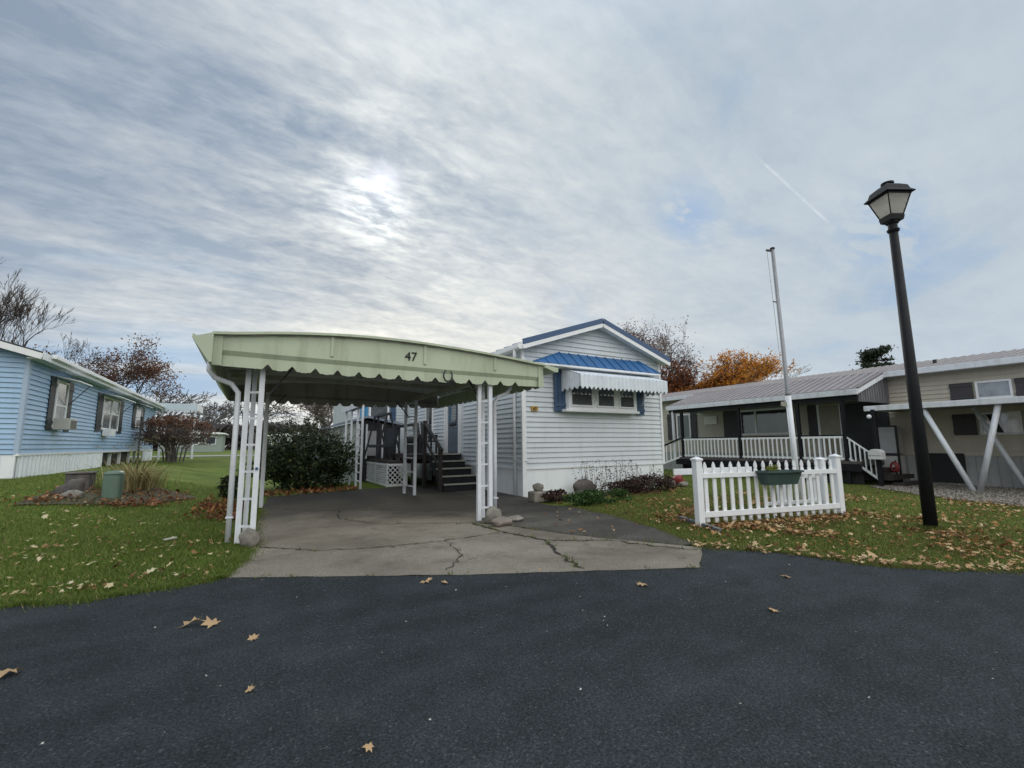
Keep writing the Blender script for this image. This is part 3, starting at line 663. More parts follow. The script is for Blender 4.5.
# ------------------------------------------------------------------ carport 47
def carport():
    t = thing('carport', 'pale green arched metal carport numbered 47 over the driveway', 'carport', (2.05, 9.6, 0))
    u0, u1, v0, v1 = -.49, 4.62, 6.9, 12.3
    xs = [-.49, .3, 1.2, 1.95, 2.8, 3.75, 4.62]; zs = [2.70, 2.81, 2.875, 2.885, 2.855, 2.79, 2.70]
    def arc(u):
        for i in range(len(xs) - 1):
            if u <= xs[i + 1] + 1e-6: 
                k = (u - xs[i]) / (xs[i + 1] - xs[i]); return zs[i] + (zs[i + 1] - zs[i]) * k
        return zs[-1]
    def arcs(u): return sum(arc(min(u1, max(u0, u + d))) for d in (-.35, -.18, 0, .18, .35)) / 5 - .0
    # roof skin: thin arched sheet with ribs running front to back
    mb = MB(); n = 60; top = [(u0 - .02 + (u1 - u0 + .04) * i / n) for i in range(n + 1)]
    prof = [(u, arcs(u) + .012 + (.018 if i % 4 == 0 else 0)) for i, u in enumerate(top)]
    poly = [(u, v0 - .05, z) for u, z in prof] + [(u, v0 - .05, z - .03) for u, z in prof[::-1]]
    m = len(poly); mb.add(poly + [(a, v1 + .02, c) for a, b, c in poly], [(i, i + 1, m + i + 1, m + i) for i in range(m - 1)] + [(m - 1, 0, m, 2 * m - 1)])
    for i in range(n):
        mb.f.append((i, i + 1, m - 2 - i, m - 1 - i)); mb.f.append(tuple(m + j for j in (i, i + 1, m - 2 - i, m - 1 - i)))
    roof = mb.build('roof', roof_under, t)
    cap = MB()
    for i in range(n): # rolled green lip along the front edge
        a, b = top[i], top[i + 1]
        cap.bar((a, v0 - .07, arcs(a) + .02), (b, v0 - .07, arcs(b) + .02), .06, .035)
    cap.build('roof_edge', green_metal, t); cap2 = MB()
    for i in range(n):
        a, b = top[i], top[i + 1]
        cap2.bar((a, v1 + .04, arcs(a) + .02), (b, v1 + .04, arcs(b) + .02), .03, .04)
    cap2.build('roof_edge', green_metal, t)
    # fascia, lower band scalloped, built from thin columns
    def fascia(v, sgn, nm):
        lo = MB(); hi = MB(); notch = [.14 + .3007 * i for i in range(14)]; N = 420
        def bot(u):
            z = 2.325 - .03 * math.sin(math.pi * (u - u0) / (u1 - u0)); 
            if notch[0] - .3 < u < notch[-1] + .3:
                d = min(abs(u - q) for q in notch)
                if d < .06: return z + .075 * (1 - d / .06) ** .9
                if d > .11 and notch[0] < u < notch[-1]: return z - .008
            return z
        split = lambda u: 2.47 - .01 * math.sin(math.pi * (u - u0) / (u1 - u0)) + (u - u0) * -.006
        us = [u0 + (u1 - u0) * i / N for i in range(N + 1)]
        def strip(mb, f0, f1, y):
            k = len(mb.v)
            for u in us: mb.v += [(u, y, f0(u)), (u, y, f1(u)), (u, y + .012 * sgn, f0(u)), (u, y + .012 * sgn, f1(u))]
            for i in range(N):
                a = k + i * 4; b = a + 4
                mb.f += [(a, b, b + 1, a + 1), (a + 2, a + 3, b + 3, b + 2), (a, a + 2, b + 2, b), (a + 1, b + 1, b + 3, a + 3)]
        o_ = .035 * sgn
        strip(hi, lambda u: split(u) + .06, lambda u: arcs(u) + .0, v - o_); strip(lo, bot, split, v)
        k = len(hi.v)
        for u in us: hi.v += [(u, v, split(u) - .002), (u, v - o_, split(u) + .06)]
        for i in range(N): hi.f.append((k + 2 * i, k + 2 * i + 2, k + 2 * i + 3, k + 2 * i + 1))
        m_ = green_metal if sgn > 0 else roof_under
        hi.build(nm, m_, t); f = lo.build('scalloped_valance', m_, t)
        return f
    fascia(v0, 1, 'fascia'); fascia(v1, -1, 'fascia')
    for q in (.95, 2.35, 3.62): MB().box(q - .02, q + .02, v0 - .053, v0 - .036, 2.56, arcs(q) - .012).build('fascia_joint', green_metal, t)
    cn = MB().box(u0 - .005, u0 + .10, v0 - .052, v0 - .037, 2.325, arcs(u0) + .01)
    cn.build('fascia_end_cap', green_metal, t); MB().box(u1 - .1, u1 + .005, v0 - .052, v0 - .037, 2.31, arcs(u1) + .01).build('fascia_end_cap', green_metal, t)
    # side gutters, the left one deep with a slanted underside
    for s, ue in ((-1, u0), (1, u1)):
        z = arcs(ue); g = MB()
        prof = [(ue - .03, z + .006), (ue - .18, z - .045), (ue - .215, z - .015), (ue - .225, z - .07), (ue - .03, z - .37), (ue + .0, z - .37), (ue + .0, z + .006)] if s < 0 else [(ue, z + .01), (ue + .27, z - .03), (ue + .29, z - .02), (ue + .28, z - .11), (ue + .2, z - .11), (ue, z - .04)]
        g.prism([(a, v0 - .14, c) for a, c in prof], (0, v1 - v0 + .16, 0))
        g.build('gutter', green_metal, t)
        # scalloped side drip under the gutter
        sd = MB(); q = v0 + .05
        while q < v1 - .1:
            sd.prism([(ue + s * .01, q, z - .1), (ue + s * .01, q, z - .35), (ue + s * .01, q + .04, z - .39), (ue + s * .01, q + .12, z - .40), (ue + s * .01, q + .2, z - .40), (ue + s * .01, q + .28, z - .37), (ue + s * .01, q + .299, z - .34), (ue + s * .01, q + .299, z - .1)], (s * .012, 0, 0)); q += .3
        if s > 0: sd.build('side_valance', green_metal, t)
    rb = MB(); v = v0 + .2
    while v < v1: # pan seams under the skin, running across
        for i in range(0, n, 3): rb.bar((top[i], v, arcs(top[i]) - .04), (top[min(n, i + 3)], v, arcs(top[min(n, i + 3)]) - .04), .045, .05)
        rb.build('ceiling_seam', white_metal, roof); rb = MB(); v += .4
    for v in (7.25, 9.8): # cross beams under the skin
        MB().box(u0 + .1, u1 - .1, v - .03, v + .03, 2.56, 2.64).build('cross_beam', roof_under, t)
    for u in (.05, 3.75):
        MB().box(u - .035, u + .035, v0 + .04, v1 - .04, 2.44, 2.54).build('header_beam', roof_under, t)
    def trellis(pa, pb, ztop, name='post'):
        for p in (pa, pb):
            MB().box(p[0] - .034, p[0] + .034, p[1] - .034, p[1] + .034, 0, ztop).build(name, white_metal, t, bev=.004)
        z = .22
        while z < ztop - .05:
            MB().bar((pa[0], pa[1], z), (pb[0], pb[1], z), .022, .03).build('rung', white_metal, t); z += .36
    trellis((-.08, 7.22), (.09, 7.10), 2.44)
    for px, py in ((.0, 7.46), (3.60, 7.30)): MB().box(px - .03, px + .03, py - .03, py + .03, 0, 2.44).build('post', white_metal, t, bev=.004)
    trellis((.26, 11.05), (.28, 11.4), 2.44)
    trellis((3.41, 7.06), (3.58, 6.98), 2.44)
    trellis((3.60, 12.0), (3.70, 11.45), 2.44)
    def spout(x, y, ux, sgn):
        MB().tube([(ux, y - .05, 2.42), (ux, y - .05, 2.30), (ux + (x - ux) * .2, y - .03, 2.21), (ux + (x - ux) * .75, y, 2.14), (x, y, 2.02), (x, y, 1.2), (x, y, .02)], .036, 10).build('downspout', white_metal, t, smooth=True)
        MB().box(x - .045, x + .045, y - .045, y + .045, .33, .345).build('strap', white_metal, t)
    spout(-.19, 7.28, u0 - .05, -1); spout(3.80, 7.22, 4.1, 1)
    for a, b in [((.14, 7.3, 1.95), (.5, 7.3, 2.45)), ((3.48, 7.1, 2.0), (3.2, 7.1, 2.45)), ((3.6, 11.7, 2.0), (3.25, 11.7, 2.42)), ((.3, 11.2, 2.0), (.62, 11.2, 2.42))]:
        MB().bar(a, b, .035, .02).build('brace', dark_metal, t)
    text_mesh('house_number', '47', .20, black_paint, t, (2.12, v0 - .041, 2.60), (R(90), 0, 0), .006, 0)
    MB().tube([(.09, 7.072, .98), (.09, 7.05, .98)], .02, 10).build('reflector', blue_shutter, t)
    return arcs
arcs = carport()
hs = MB(); pts = [(2.74 + .075 * math.sin(R(a)), 6.845, 2.40 - .095 * math.cos(R(a))) for a in range(-155, 156, 15)]
hs.tube(pts, [.009 + .006 * math.cos(R(a) / 2) for a in range(-155, 156, 15)], 8)
tag(hs.build('horseshoe', dark_metal, loc=(2.74, 6.87, 2.38), smooth=True), 'dark iron horseshoe hung open side up on the green carport valance', 'horseshoe')

# ------------------------------------------------------------------ main white home
def window(parent, axis, c, a0, a1, z0, z1, side, fr=.05, depth=.05, mull=(), hor=(), fm=None, gm=None, name='window'):
    fm = fm or white_trim; gm = gm or glass
    P = (lambda mb, A0, A1, d0, d1, Z0, Z1: mb.box(A0, A1, min(c + side * d0, c + side * d1), max(c + side * d0, c + side * d1), Z0, Z1)) if axis == 'v' else \
        (lambda mb, A0, A1, d0, d1, Z0, Z1: mb.box(min(c + side * d0, c + side * d1), max(c + side * d0, c + side * d1), A0, A1, Z0, Z1))
    f = MB(); P(f, a0, a1, 0, depth, z0, z0 + fr); P(f, a0, a1, 0, depth, z1 - fr, z1)
    P(f, a0, a0 + fr, 0, depth, z0 + fr, z1 - fr); P(f, a1 - fr, a1, 0, depth, z0 + fr, z1 - fr)
    for m in mull: P(f, m - fr * .5, m + fr * .5, 0, depth * .9, z0 + fr, z1 - fr)
    for h in hor: P(f, a0 + fr, a1 - fr, .001, depth * .8, h - fr * .35, h + fr * .35)
    w = f.build(name, fm, parent, bev=.003)
    g = MB(); P(g, a0 + fr * .5, a1 - fr * .5, -.005, .022, z0 + fr * .5, z1 - fr * .5); g.build('pane', gm, w)
    return w
def slat_shutter(parent, axis, c, a0, a1, z0, z1, side, mat, boards=3, name='shutter'):
    mb = MB(); w = (a1 - a0) / boards
    def P(A0, A1, d0, d1, Z0, Z1):
        lo, hi = sorted((c + side * d0, c + side * d1))
        if axis == 'v': mb.box(A0, A1, lo, hi, Z0, Z1)
        else: mb.box(lo, hi, A0, A1, Z0, Z1)
    for i in range(boards): P(a0 + i * w + .006, a0 + (i + 1) * w - .006, .026, .05, z0, z1)
    for z in (z0 + (z1 - z0) * .15, z1 - (z1 - z0) * .15): P(a0, a1, .051, .07, z - .04, z + .04)
    return mb.build(name, mat, parent)
def main_home():
    t = thing('mobile_home', 'white sided mobile home with blue roof trim and blue awning behind the carport', 'mobile home', (8.27, 9.55, 0))
    u0, u1, v0, v1 = 5.84, 10.7, 9.57, 19.0; ez = 3.70; az = 4.52; ua = 8.3
    top = lambda a: ez + (az - ez) * (1 - abs(a - ua) / ((ua - u0) if a < ua else (u1 - ua)))
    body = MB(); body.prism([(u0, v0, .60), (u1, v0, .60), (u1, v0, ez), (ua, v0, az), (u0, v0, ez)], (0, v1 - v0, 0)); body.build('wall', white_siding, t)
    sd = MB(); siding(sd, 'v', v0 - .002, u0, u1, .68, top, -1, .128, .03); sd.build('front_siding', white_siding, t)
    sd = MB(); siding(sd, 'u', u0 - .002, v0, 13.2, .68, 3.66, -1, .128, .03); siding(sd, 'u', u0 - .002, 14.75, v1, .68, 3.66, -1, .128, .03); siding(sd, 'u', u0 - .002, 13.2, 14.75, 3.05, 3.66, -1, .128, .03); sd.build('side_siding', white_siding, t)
    MB().box(u0 - .05, u0 + .03, v0 - .05, v0 + .03, .66, 3.70).build('corner_trim', white_trim, t, bev=.004)
    MB().box(u1 - .03, u1 + .05, v0 - .05, v0 + .03, .66, 3.66).build('corner_trim', white_trim, t, bev=.004)
    sk = MB(); ribbed(sk, 'v', v0 - .0, u0 + .02, u1, -.02, .67, -1, 1.22, .004); ribbed(sk, 'u', u0 - .0, v0, v1, -.02, .67, -1, 1.22, .004); sk.build('skirting', white_skirt, t)
    st = MB(); st.box(u0 - .035, u1 + .03, v0 - .04, v0 - .012, .655, .70); st.box(u0 - .04, u0 - .012, v0 - .01, 13.0, .655, .70); st.build('skirting_cap', white_trim, t)
    # roof
    ov = .28; rf = MB(); th = .05
    L = (u0 - .16, ez - (az - ez) / (ua - u0) * .16 + .10); Rr = (u1 + .22, ez - (az - ez) / (u1 - ua) * .22 + .10); Am = (ua, az + .10)
    rf.prism([(L[0], v0 - ov, L[1]), (Am[0], v0 - ov, Am[1]), (Rr[0], v0 - ov, Rr[1]), (Rr[0], v0 - ov, Rr[1] + th), (Am[0], v0 - ov, Am[1] + th), (L[0], v0 - ov, L[1] + th)], (0, v1 - v0 + ov + .2, 0))
    roof = rf.build('roof', grey_roof, t)
    seams = MB(); v = v0 - ov + .5
    while v < v1:
        for a, b in ((L, Am), (Am, Rr)): seams.bar((a[0], v, a[1] + th + .012), (b[0], v, b[1] + th + .012), .03, .03)
        v += .45
    seams.build('roof_seam', grey_roof, roof)
    bf = MB() # blue rake edge and white fascia below it
    for a, b in ((L, Am), (Am, Rr)): bf.bar((a[0] , v0 - ov - .012, a[1] + .04), (b[0], v0 - ov - .012, b[1] + .04), .02, .14, up=(0, 0, 1))
    bf.build('rake_trim', blue_fascia, t)
    wf = MB()
    for a, b in ((L, Am), (Am, Rr)): wf.bar((a[0], v0 - ov - .008, a[1] - .085), (b[0], v0 - ov - .008, b[1] - .085), .02, .11)
    wf.build('rake_fascia', white_trim, t)
    sf = MB()
    for a, b in ((L, Am), (Am, Rr)): sf.prism([(a[0], v0 - ov, a[1] - .09), (b[0], v0 - ov, b[1] - .09), (b[0], v0 - ov, b[1] - .075), (a[0], v0 - ov, a[1] - .075)], (0, ov - .0, 0))
    sf.build('soffit', white_trim, t)
    ef = MB().box(L[0] - .02, L[0], v0 - ov, v1 + .2, L[1] - .12, L[1] + .04); ef.build('eave_fascia', white_trim, t)
    MB().box(L[0], u0 - .03, v0 - ov + .02, v1 + .2, L[1] - .12, L[1] - .105).build('eave_soffit', white_trim, t)
    g = MB(); z = L[1] - .02; g.prism([(L[0] - .02, v0 - ov, z), (L[0] - .13, v0 - ov, z), (L[0] - .13, v0 - ov, z - .09), (L[0] - .10, v0 - ov, z - .12), (L[0] - .02, v0 - ov, z - .12)], (0, v1 - v0 + ov, 0)); g.build('gutter', white_trim, t)
    for x, y in ((u0 - .09, v0 + .28), ):
        MB().tube([(L[0] - .08, y - .3, z - .1), (L[0] - .06, y - .25, z - .3), (x, y, z - .5), (x, y, 2.0), (x, y, .05)], .042, 10).build('downspout', white_trim, t, smooth=True)
    MB().box(u0 - .1, u0 + .02, v0 - .115, v0 - .06, .02, 3.4).build('downspout', white_trim, t, bev=.006)
    MB().tube([(u0 - .14, v0 + .28, .92), (u0 - .02, v0 - .12, .86), (u0 + .06, v0 - .14, .86)], .015, 6).build('spigot_pipe', white_metal, t)
    # bay window
    bay = MB().box(7.1, 9.5, v0 - .24, v0 - .03, 2.16, 2.98); by = bay.build('bay_box', white_trim, t, bev=.006)
    MB().box(6.98, 9.55, v0 - .29, v0 - .03, 2.10, 2.165).build('bay_sill', white_trim, t, bev=.005)
    for a0, a1 in ((7.13, 7.88), (8.02, 8.66), (8.82, 9.4)):
        w = window(t, 'v', v0 - .24, a0, a1, 2.24, 2.92, -1, .04, .03, gm=glass)
        MB().box(a0 + .06, a1 - .06, v0 - .268, v0 - .263, 2.30, 2.56).build('insect_screen', M_screen, w)
    slat_shutter(t, 'v', v0 - .03, 6.74, 7.1, 2.1, 3.32, -1, blue_shutter); slat_shutter(t, 'v', v0 - .03, 9.62, 9.96, 2.08, 3.0, -1, blue_shutter)
    # blue hipped awning
    B = [(5.86, 9.10), (10.28, 9.10)]; zb = 3.27; zt_ = 3.68; T = [(6.98, v0 - .03), (9.85, v0 - .03)]
    bl = MB(); fz = .02
    Bw = [(5.86, v0 - .03), (10.28, v0 - .03)]
    bl.quad((B[0][0], B[0][1], zb), (B[1][0], B[1][1], zb), (T[1][0], T[1][1], zt_), (T[0][0], T[0][1], zt_))
    bl.quad((Bw[0][0], Bw[0][1], zb), (B[0][0], B[0][1], zb), (T[0][0], T[0][1], zt_))
    bl.quad((B[1][0], B[1][1], zb), (Bw[1][0], Bw[1][1], zb), (T[1][0], T[1][1], zt_))
    ba = bl.build('blue_awning', blue_metal, t)
    for i in range(14):
        sm = MB()
        k = (i + .5) / 14; b0 = Vector((B[0][0] + (B[1][0] - B[0][0]) * k, B[0][1], zb + .012)); 
        x = b0.x; kk = 1
        if x < T[0][0]: kk = (x - B[0][0]) / (T[0][0] - B[0][0])
        if x > T[1][0]: kk = (B[1][0] - x) / (B[1][0] - T[1][0])
        sm.bar(b0, (x, B[0][1] + (T[0][1] - B[0][1]) * kk, zb + (zt_ - zb) * kk + .012), .025, .025); sm.build('awning_rib', blue_metal, ba)
    for a, b in ((B[0], T[0]), (B[1], T[1])): MB().bar((a[0], a[1], zb + .01), (b[0], b[1], zt_ + .01), .04, .03).build('awning_hip', blue_metal, ba)
    MB().box(B[0][0], B[1][0], B[0][1], v0 - .03, zb - .05, zb - .004).build('awning_soffit', white_trim, ba)
    # white corrugated awning
    wa = MB(); xa, xb = 6.98, 10.08; yf = 8.72; z1 = 3.25; zf = 2.98; N = 132
    for i in range(N):
        a = xa + (xb - xa) * i / N; b = xa + (xb - xa) * (i + 1) / N
        k = i % 6; h = lambda j: (.018 if (j % 6) in (0, 1) else 0)
        drop = 2.66 + .03 * math.cos(2 * math.pi * (i % 6) / 6)
        wa.quad((a, v0 - .04, z1 + h(i)), (b, v0 - .04, z1 + h(i + 1)), (b, yf, zf + h(i + 1)), (a, yf, zf + h(i)))
        wa.quad((a, yf - h(i), zf + h(i)), (b, yf - h(i + 1), zf + h(i + 1)), (b, yf - h(i + 1), drop), (a, yf - h(i), drop))
    for x in (xa, xb):
        M_ = 24
        for i in range(M_):
            p, q = yf + (v0 - .04 - yf) * i / M_, yf + (v0 - .04 - yf) * (i + 1) / M_; o = .012 if i % 6 < 2 else 0
            zz = lambda y: zf + (z1 - zf) * (y - yf) / (v0 - .04 - yf)
            wa.quad((x - o, p, zz(p)), (x - o, q, zz(q)), (x - o, q, 2.66 + .03 * math.cos(2 * math.pi * (i % 6) / 6)), (x - o, p, 2.66 + .03 * math.cos(2 * math.pi * (i % 6) / 6)))
    wo = wa.build('white_awning', awn_white, t); s = wo.modifiers.new('t', 'SOLIDIFY'); s.thickness = .006; s.offset = 0
    for x in (7.9, 8.75, 9.65): MB().tube([(x, v0 - .27, 2.32), (x - .25, yf + .05, 2.72)], .008, 6).build('awning_arm', white_metal, wo)
    # plaque
    pl = MB().box(6.05, 6.24, v0 - .062, v0 - .03, 2.10, 2.22).build('number_plaque', gold, t)
    text_mesh('number', '47', .11, black_paint, t, (6.145, v0 - .064, 2.12), (R(90), 0, 0), .002, .002)
    # side door and window by the steps
    d = MB().box(u0 - .05, u0 - .005, 13.52, 14.42, 1.02, 2.95).build('door', M('door_grey', (.12, .15, .19), .4, .1, 4), t, bev=.005)
    MB().box(u0 - .075, u0 - .05, 13.68, 14.26, 1.9, 2.8).build('door_glass', glass, d)
    MB().tube([(u0 - .06, 13.6, 1.85), (u0 - .11, 13.6, 1.85), (u0 - .11, 13.7, 1.85)], .012, 8).build('handle', galv, d)
    fr = MB(); fr.box(u0 - .07, u0 - .004, 13.36, 13.52, .95, 3.05); fr.box(u0 - .07, u0 - .004, 14.42, 14.58, .95, 3.05); fr.box(u0 - .07, u0 - .004, 13.52, 14.42, 2.95, 3.05)
    fr.build('door_frame', white_trim, t, bev=.004)
    w = window(t, 'u', u0 - .02, 15.9, 16.7, 1.6, 2.85, -1, .05, .06)
    MB().box(u0 - .08, u0 - .02, 14.62, 14.74, .95, 3.05).build('door_frame', white_trim, t)
    # rear wing facing the road
    wu0 = 3.5; wv = 19.0
    MB().box(wu0, u1, wv, 24, 0, 3.5).build('rear_wing', white_siding, t)
    sd = MB(); siding(sd, 'v', wv - .002, wu0, u0, .1, 3.5, -1, .128, .03); sd.build('rear_wing_siding', white_siding, t)
    MB().box(wu0 - .2, u1 + .1, wv - .25, 24.2, 3.5, 3.6).build('rear_roof', grey_roof, t)
    slat_shutter(t, 'v', wv - .03, 3.78, 4.1, 2.0, 3.3, -1, M('bright_blue_shutter', (.04, .2, .38), .6, .1, 4)); slat_shutter(t, 'v', wv - .03, 5.0, 5.25, 2.0, 3.3, -1, blue_shutter)
    window(t, 'v', wv - .03, 4.15, 4.95, 2.1, 3.25, -1, .06, .05)
M_screen = M('insect_screen', (.07, .075, .08), .8, .2, 30)
main_home()

# steps, deck and things near them
def entry():
    t = thing('entry_steps', 'black carpeted entry steps with pale nosings leading up to the side door', 'steps', (5.1, 12.4, 0))
    for i in range(5):
        z = .2 * (i + 1); y = 11.75 + i * .29
        w = .10 * (4 - i)
        s = MB().box(4.62, 5.58 + w * .6, y, 13.25 if i == 4 else y + .31, z - .2 if i else 0, z - .025).build('step', steps_black, t)
        MB().box(4.62, 5.58 + w * .6, y - .03, y + .05, z - .024, z + .012).build('nosing', nosing, s)
        MB().box(4.62, 5.58 + w * .6, y + .051, y + .30 if i < 4 else 13.25, z - .024, z).build('tread', steps_black, s)
    p = MB().box(4.2, 5.78, 13.26, 15.6, .86, 1.0).build('landing', brown_wood, t)
    for x, y in ((4.27, 13.4), (4.27, 15.5), (5.7, 13.4), (5.7, 15.5)): MB().box(x - .045, x + .045, y - .045, y + .045, 0, .86).build('landing_post', brown_wood, t)
    MB().box(4.5, 4.6, 11.82, 11.92, 0, 1.18).build('newel_post', brown_wood, t, bev=.005)
    MB().box(4.5, 4.6, 13.12, 13.22, 0, 2.0).build('newel_post', brown_wood, t, bev=.005)
    MB().bar((4.55, 11.75, 1.12), (4.55, 13.2, 1.95), .09, .05).build('handrail', brown_wood, t)
    MB().bar((4.55, 11.9, .62), (4.55, 13.15, 1.42), .035, .08).build('lower_rail', brown_wood, t)
    MB().box(4.24, 4.30, 13.3, 15.5, 1.85, 1.93).build('handrail', brown_wood, t)
    c = thing('garden_chair', 'dark slatted garden chair on the landing beside the door', 'chair', (5.1, 14.6, 1.0))
    MB().box(4.82, 5.38, 14.4, 14.95, 1.36, 1.41).build('seat', dark_metal, c)
    b = MB()
    for i in range(5): b.bar((4.85 + i * .12, 14.95, 1.42), (4.82 + i * .14, 15.15, 1.98 + .08 * math.sin(i * .78)), .09, .02, up=(0, 1, 0))
    b.build('backrest', dark_metal, c)
    for x in (4.82, 5.38):
        MB().box(x - .03, x + .03, 14.36, 15.0, 1.58, 1.61).build('armrest', dark_metal, c)
        for y in (14.42, 14.92): MB().box(x - .025, x + .025, y - .025, y + .025, 1.0, 1.58).build('leg', dark_metal, c)
entry()
def lattice_box():
    t = thing('deck', 'low deck skirted with white diagonal lattice panels behind the carport', 'deck', (3.9, 15.2, 0))
    u0, u1, v0, v1, h = 3.70, 4.18, 14.15, 17.2, .72
    MB().box(u0 + .03, 5.75, v0 + .03, v1, h - .03, h + .06).build('deck_floor', brown_wood, t)
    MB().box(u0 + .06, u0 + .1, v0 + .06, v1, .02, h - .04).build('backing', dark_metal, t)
    def lat(P0, dx, L, n):
        fr = MB(); p = Vector(P0); d = Vector(dx)
        for z in (.04, h - .05): fr.bar(p + Vector((0, 0, z)), p + d * L + Vector((0, 0, z)), .03, .06)
        for k in range(n + 1): q = p + d * (L * k / n); fr.bar(q + Vector((0, 0, .0)), q + Vector((0, 0, h)), .03, .05)
        f = fr.build('lattice_frame', white_vinyl, t); lt = MB(); s = .15; H0, H1 = .06, h - .07; off = Vector((-d.y, d.x, 0)) * .0
        k = -H1
        while k < L:
            a0 = max(k, 0.02); a1 = min(k + (H1 - H0), L - .02)
            if a1 > a0:
                lt.bar(p + d * a0 + Vector((0, 0, H0 + a0 - k)), p + d * a1 + Vector((0, 0, H0 + a1 - k)), .008, .026, up=(0, 0, 1))
                lt.bar(p + d * a0 + Vector((0, 0, H1 - (a0 - k))) + Vector((d.y, -d.x, 0)) * .009, p + d * a1 + Vector((0, 0, H1 - (a1 - k))) + Vector((d.y, -d.x, 0)) * .009, .008, .026, up=(0, 0, 1))
            k += s
        lt.build('lattice', white_vinyl, f)
    lat((u0, v0, 0), (1, 0, 0), .62, 1); lat((u0, v0 + .03, 0), (0, 1, 0), 3.0, 2)
    s = thing('porch_swing', 'dark framed canopy swing standing on the deck behind the carport', 'swing seat', (4.0, 15.8, .78))
    for y in (14.9, 16.6):
        MB().bar((3.5, y, .78 if y else 0), (3.85, y, 2.3), .05, .05).build('frame_leg', dark_metal, s)
        MB().bar((4.35, y, .78), (3.95, y, 2.3), .05, .05).build('frame_leg', dark_metal, s)
    MB().box(3.82, 3.98, 14.8, 16.7, 2.28, 2.34).build('top_bar', dark_metal, s)
    MB().box(3.6, 4.2, 15.05, 16.45, 1.2, 1.3).build('seat', M('swing_cushion', (.035, .04, .05), .9, .2, 8), s, bev=.02)
    MB().bar((4.15, 15.75, 1.3), (4.3, 15.75, 1.85), 1.4, .08, up=(1, 0, 0)).build('backrest', M('swing_back', (.03, .034, .042), .9, .2, 8), s, bev=.02)
    for y in (15.1, 16.4): MB().bar((3.9, y, 1.3), (3.9, y, 2.3), .02, .02).build('hanger', dark_metal, s)
    MB().box(4.35, 4.47, 14.3, 14.42, .78, 2.45)
    p = thing('patio_grill', 'covered dark barbecue on the lattice skirted deck', 'barbecue', (4.7, 14.9, .78))
    MB().box(4.45, 4.95, 14.5, 14.9, .95, 1.35).build('firebox', dark_metal, p, bev=.04); MB().tube([(4.45, 14.7, 1.38), (4.95, 14.7, 1.38)], .19, 14).build('lid', black_paint, p, smooth=False)
    for x in (4.5, 4.9):
        for y in (14.55, 14.85): MB().box(x - .02, x + .02, y - .02, y + .02, .78, .95).build('leg', dark_metal, p)
lattice_box()
def patio_cover():
    t = thing('patio_cover', 'row of slim white posts carrying a low patio roof beside the hedge', 'patio roof', (3.0, 15.5, 0))
    for y in (13.9, 14.6, 15.6, 16.6):
        MB().box(2.83, 2.89, y - .03, y + .03, 0, 2.5).build('post', white_metal, t, bev=.004)
    MB().box(2.8, 3.15, 13.85, 17.1, 2.5, 2.58).build('roof', roof_under, t)
    MB().box(2.78, 2.80, 13.83, 17.1, 2.44, 2.6).build('edge_trim', white_metal, t)
    for i in range(8): MB().box(2.84, 2.88, 13.93, 14.57, .2 + i * .26, .23 + i * .26).build('rung', white_metal, t)
    s = thing('sunroom', 'low screened sunroom with grey gabled roof behind the lattice deck', 'sunroom', (3.3, 17.8, 0))
    MB().prism([(1.95, 17.0, 0), (3.3, 17.0, 0), (3.3, 17.0, 2.12), (1.95, 17.0, 1.74)], (0, 1.9, 0)).build('wall', sage_wall, s)
    MB().prism([(3.3, 17.0, 0), (4.9, 17.0, 0), (4.9, 17.0, 1.98), (3.65, 17.0, 2.2), (3.3, 17.0, 2.12)], (0, 1.9, 0)).build('screen_wall', M('dark_screen', (.02, .022, .026), .6, .3, 3), s)
    for x in (3.35, 3.62, 4.2, 4.75): MB().box(x, x + .06, 16.95, 16.99, .8, 2.05).build('screen_post', white_metal, s)
    MB().box(3.66, 4.0, 16.96, 16.985, .9, 1.8).build('curtain', M('curtain', (.35, .36, .38), .9, .15, 3), s)
    MB().prism([(1.75, 16.8, 1.72), (3.65, 16.8, 2.27), (5.0, 16.8, 2.0), (5.0, 16.8, 2.08), (3.65, 16.8, 2.35), (1.75, 16.8, 1.80)], (0, 2.15, 0)).build('roof', grey_roof, s)
patio_cover()

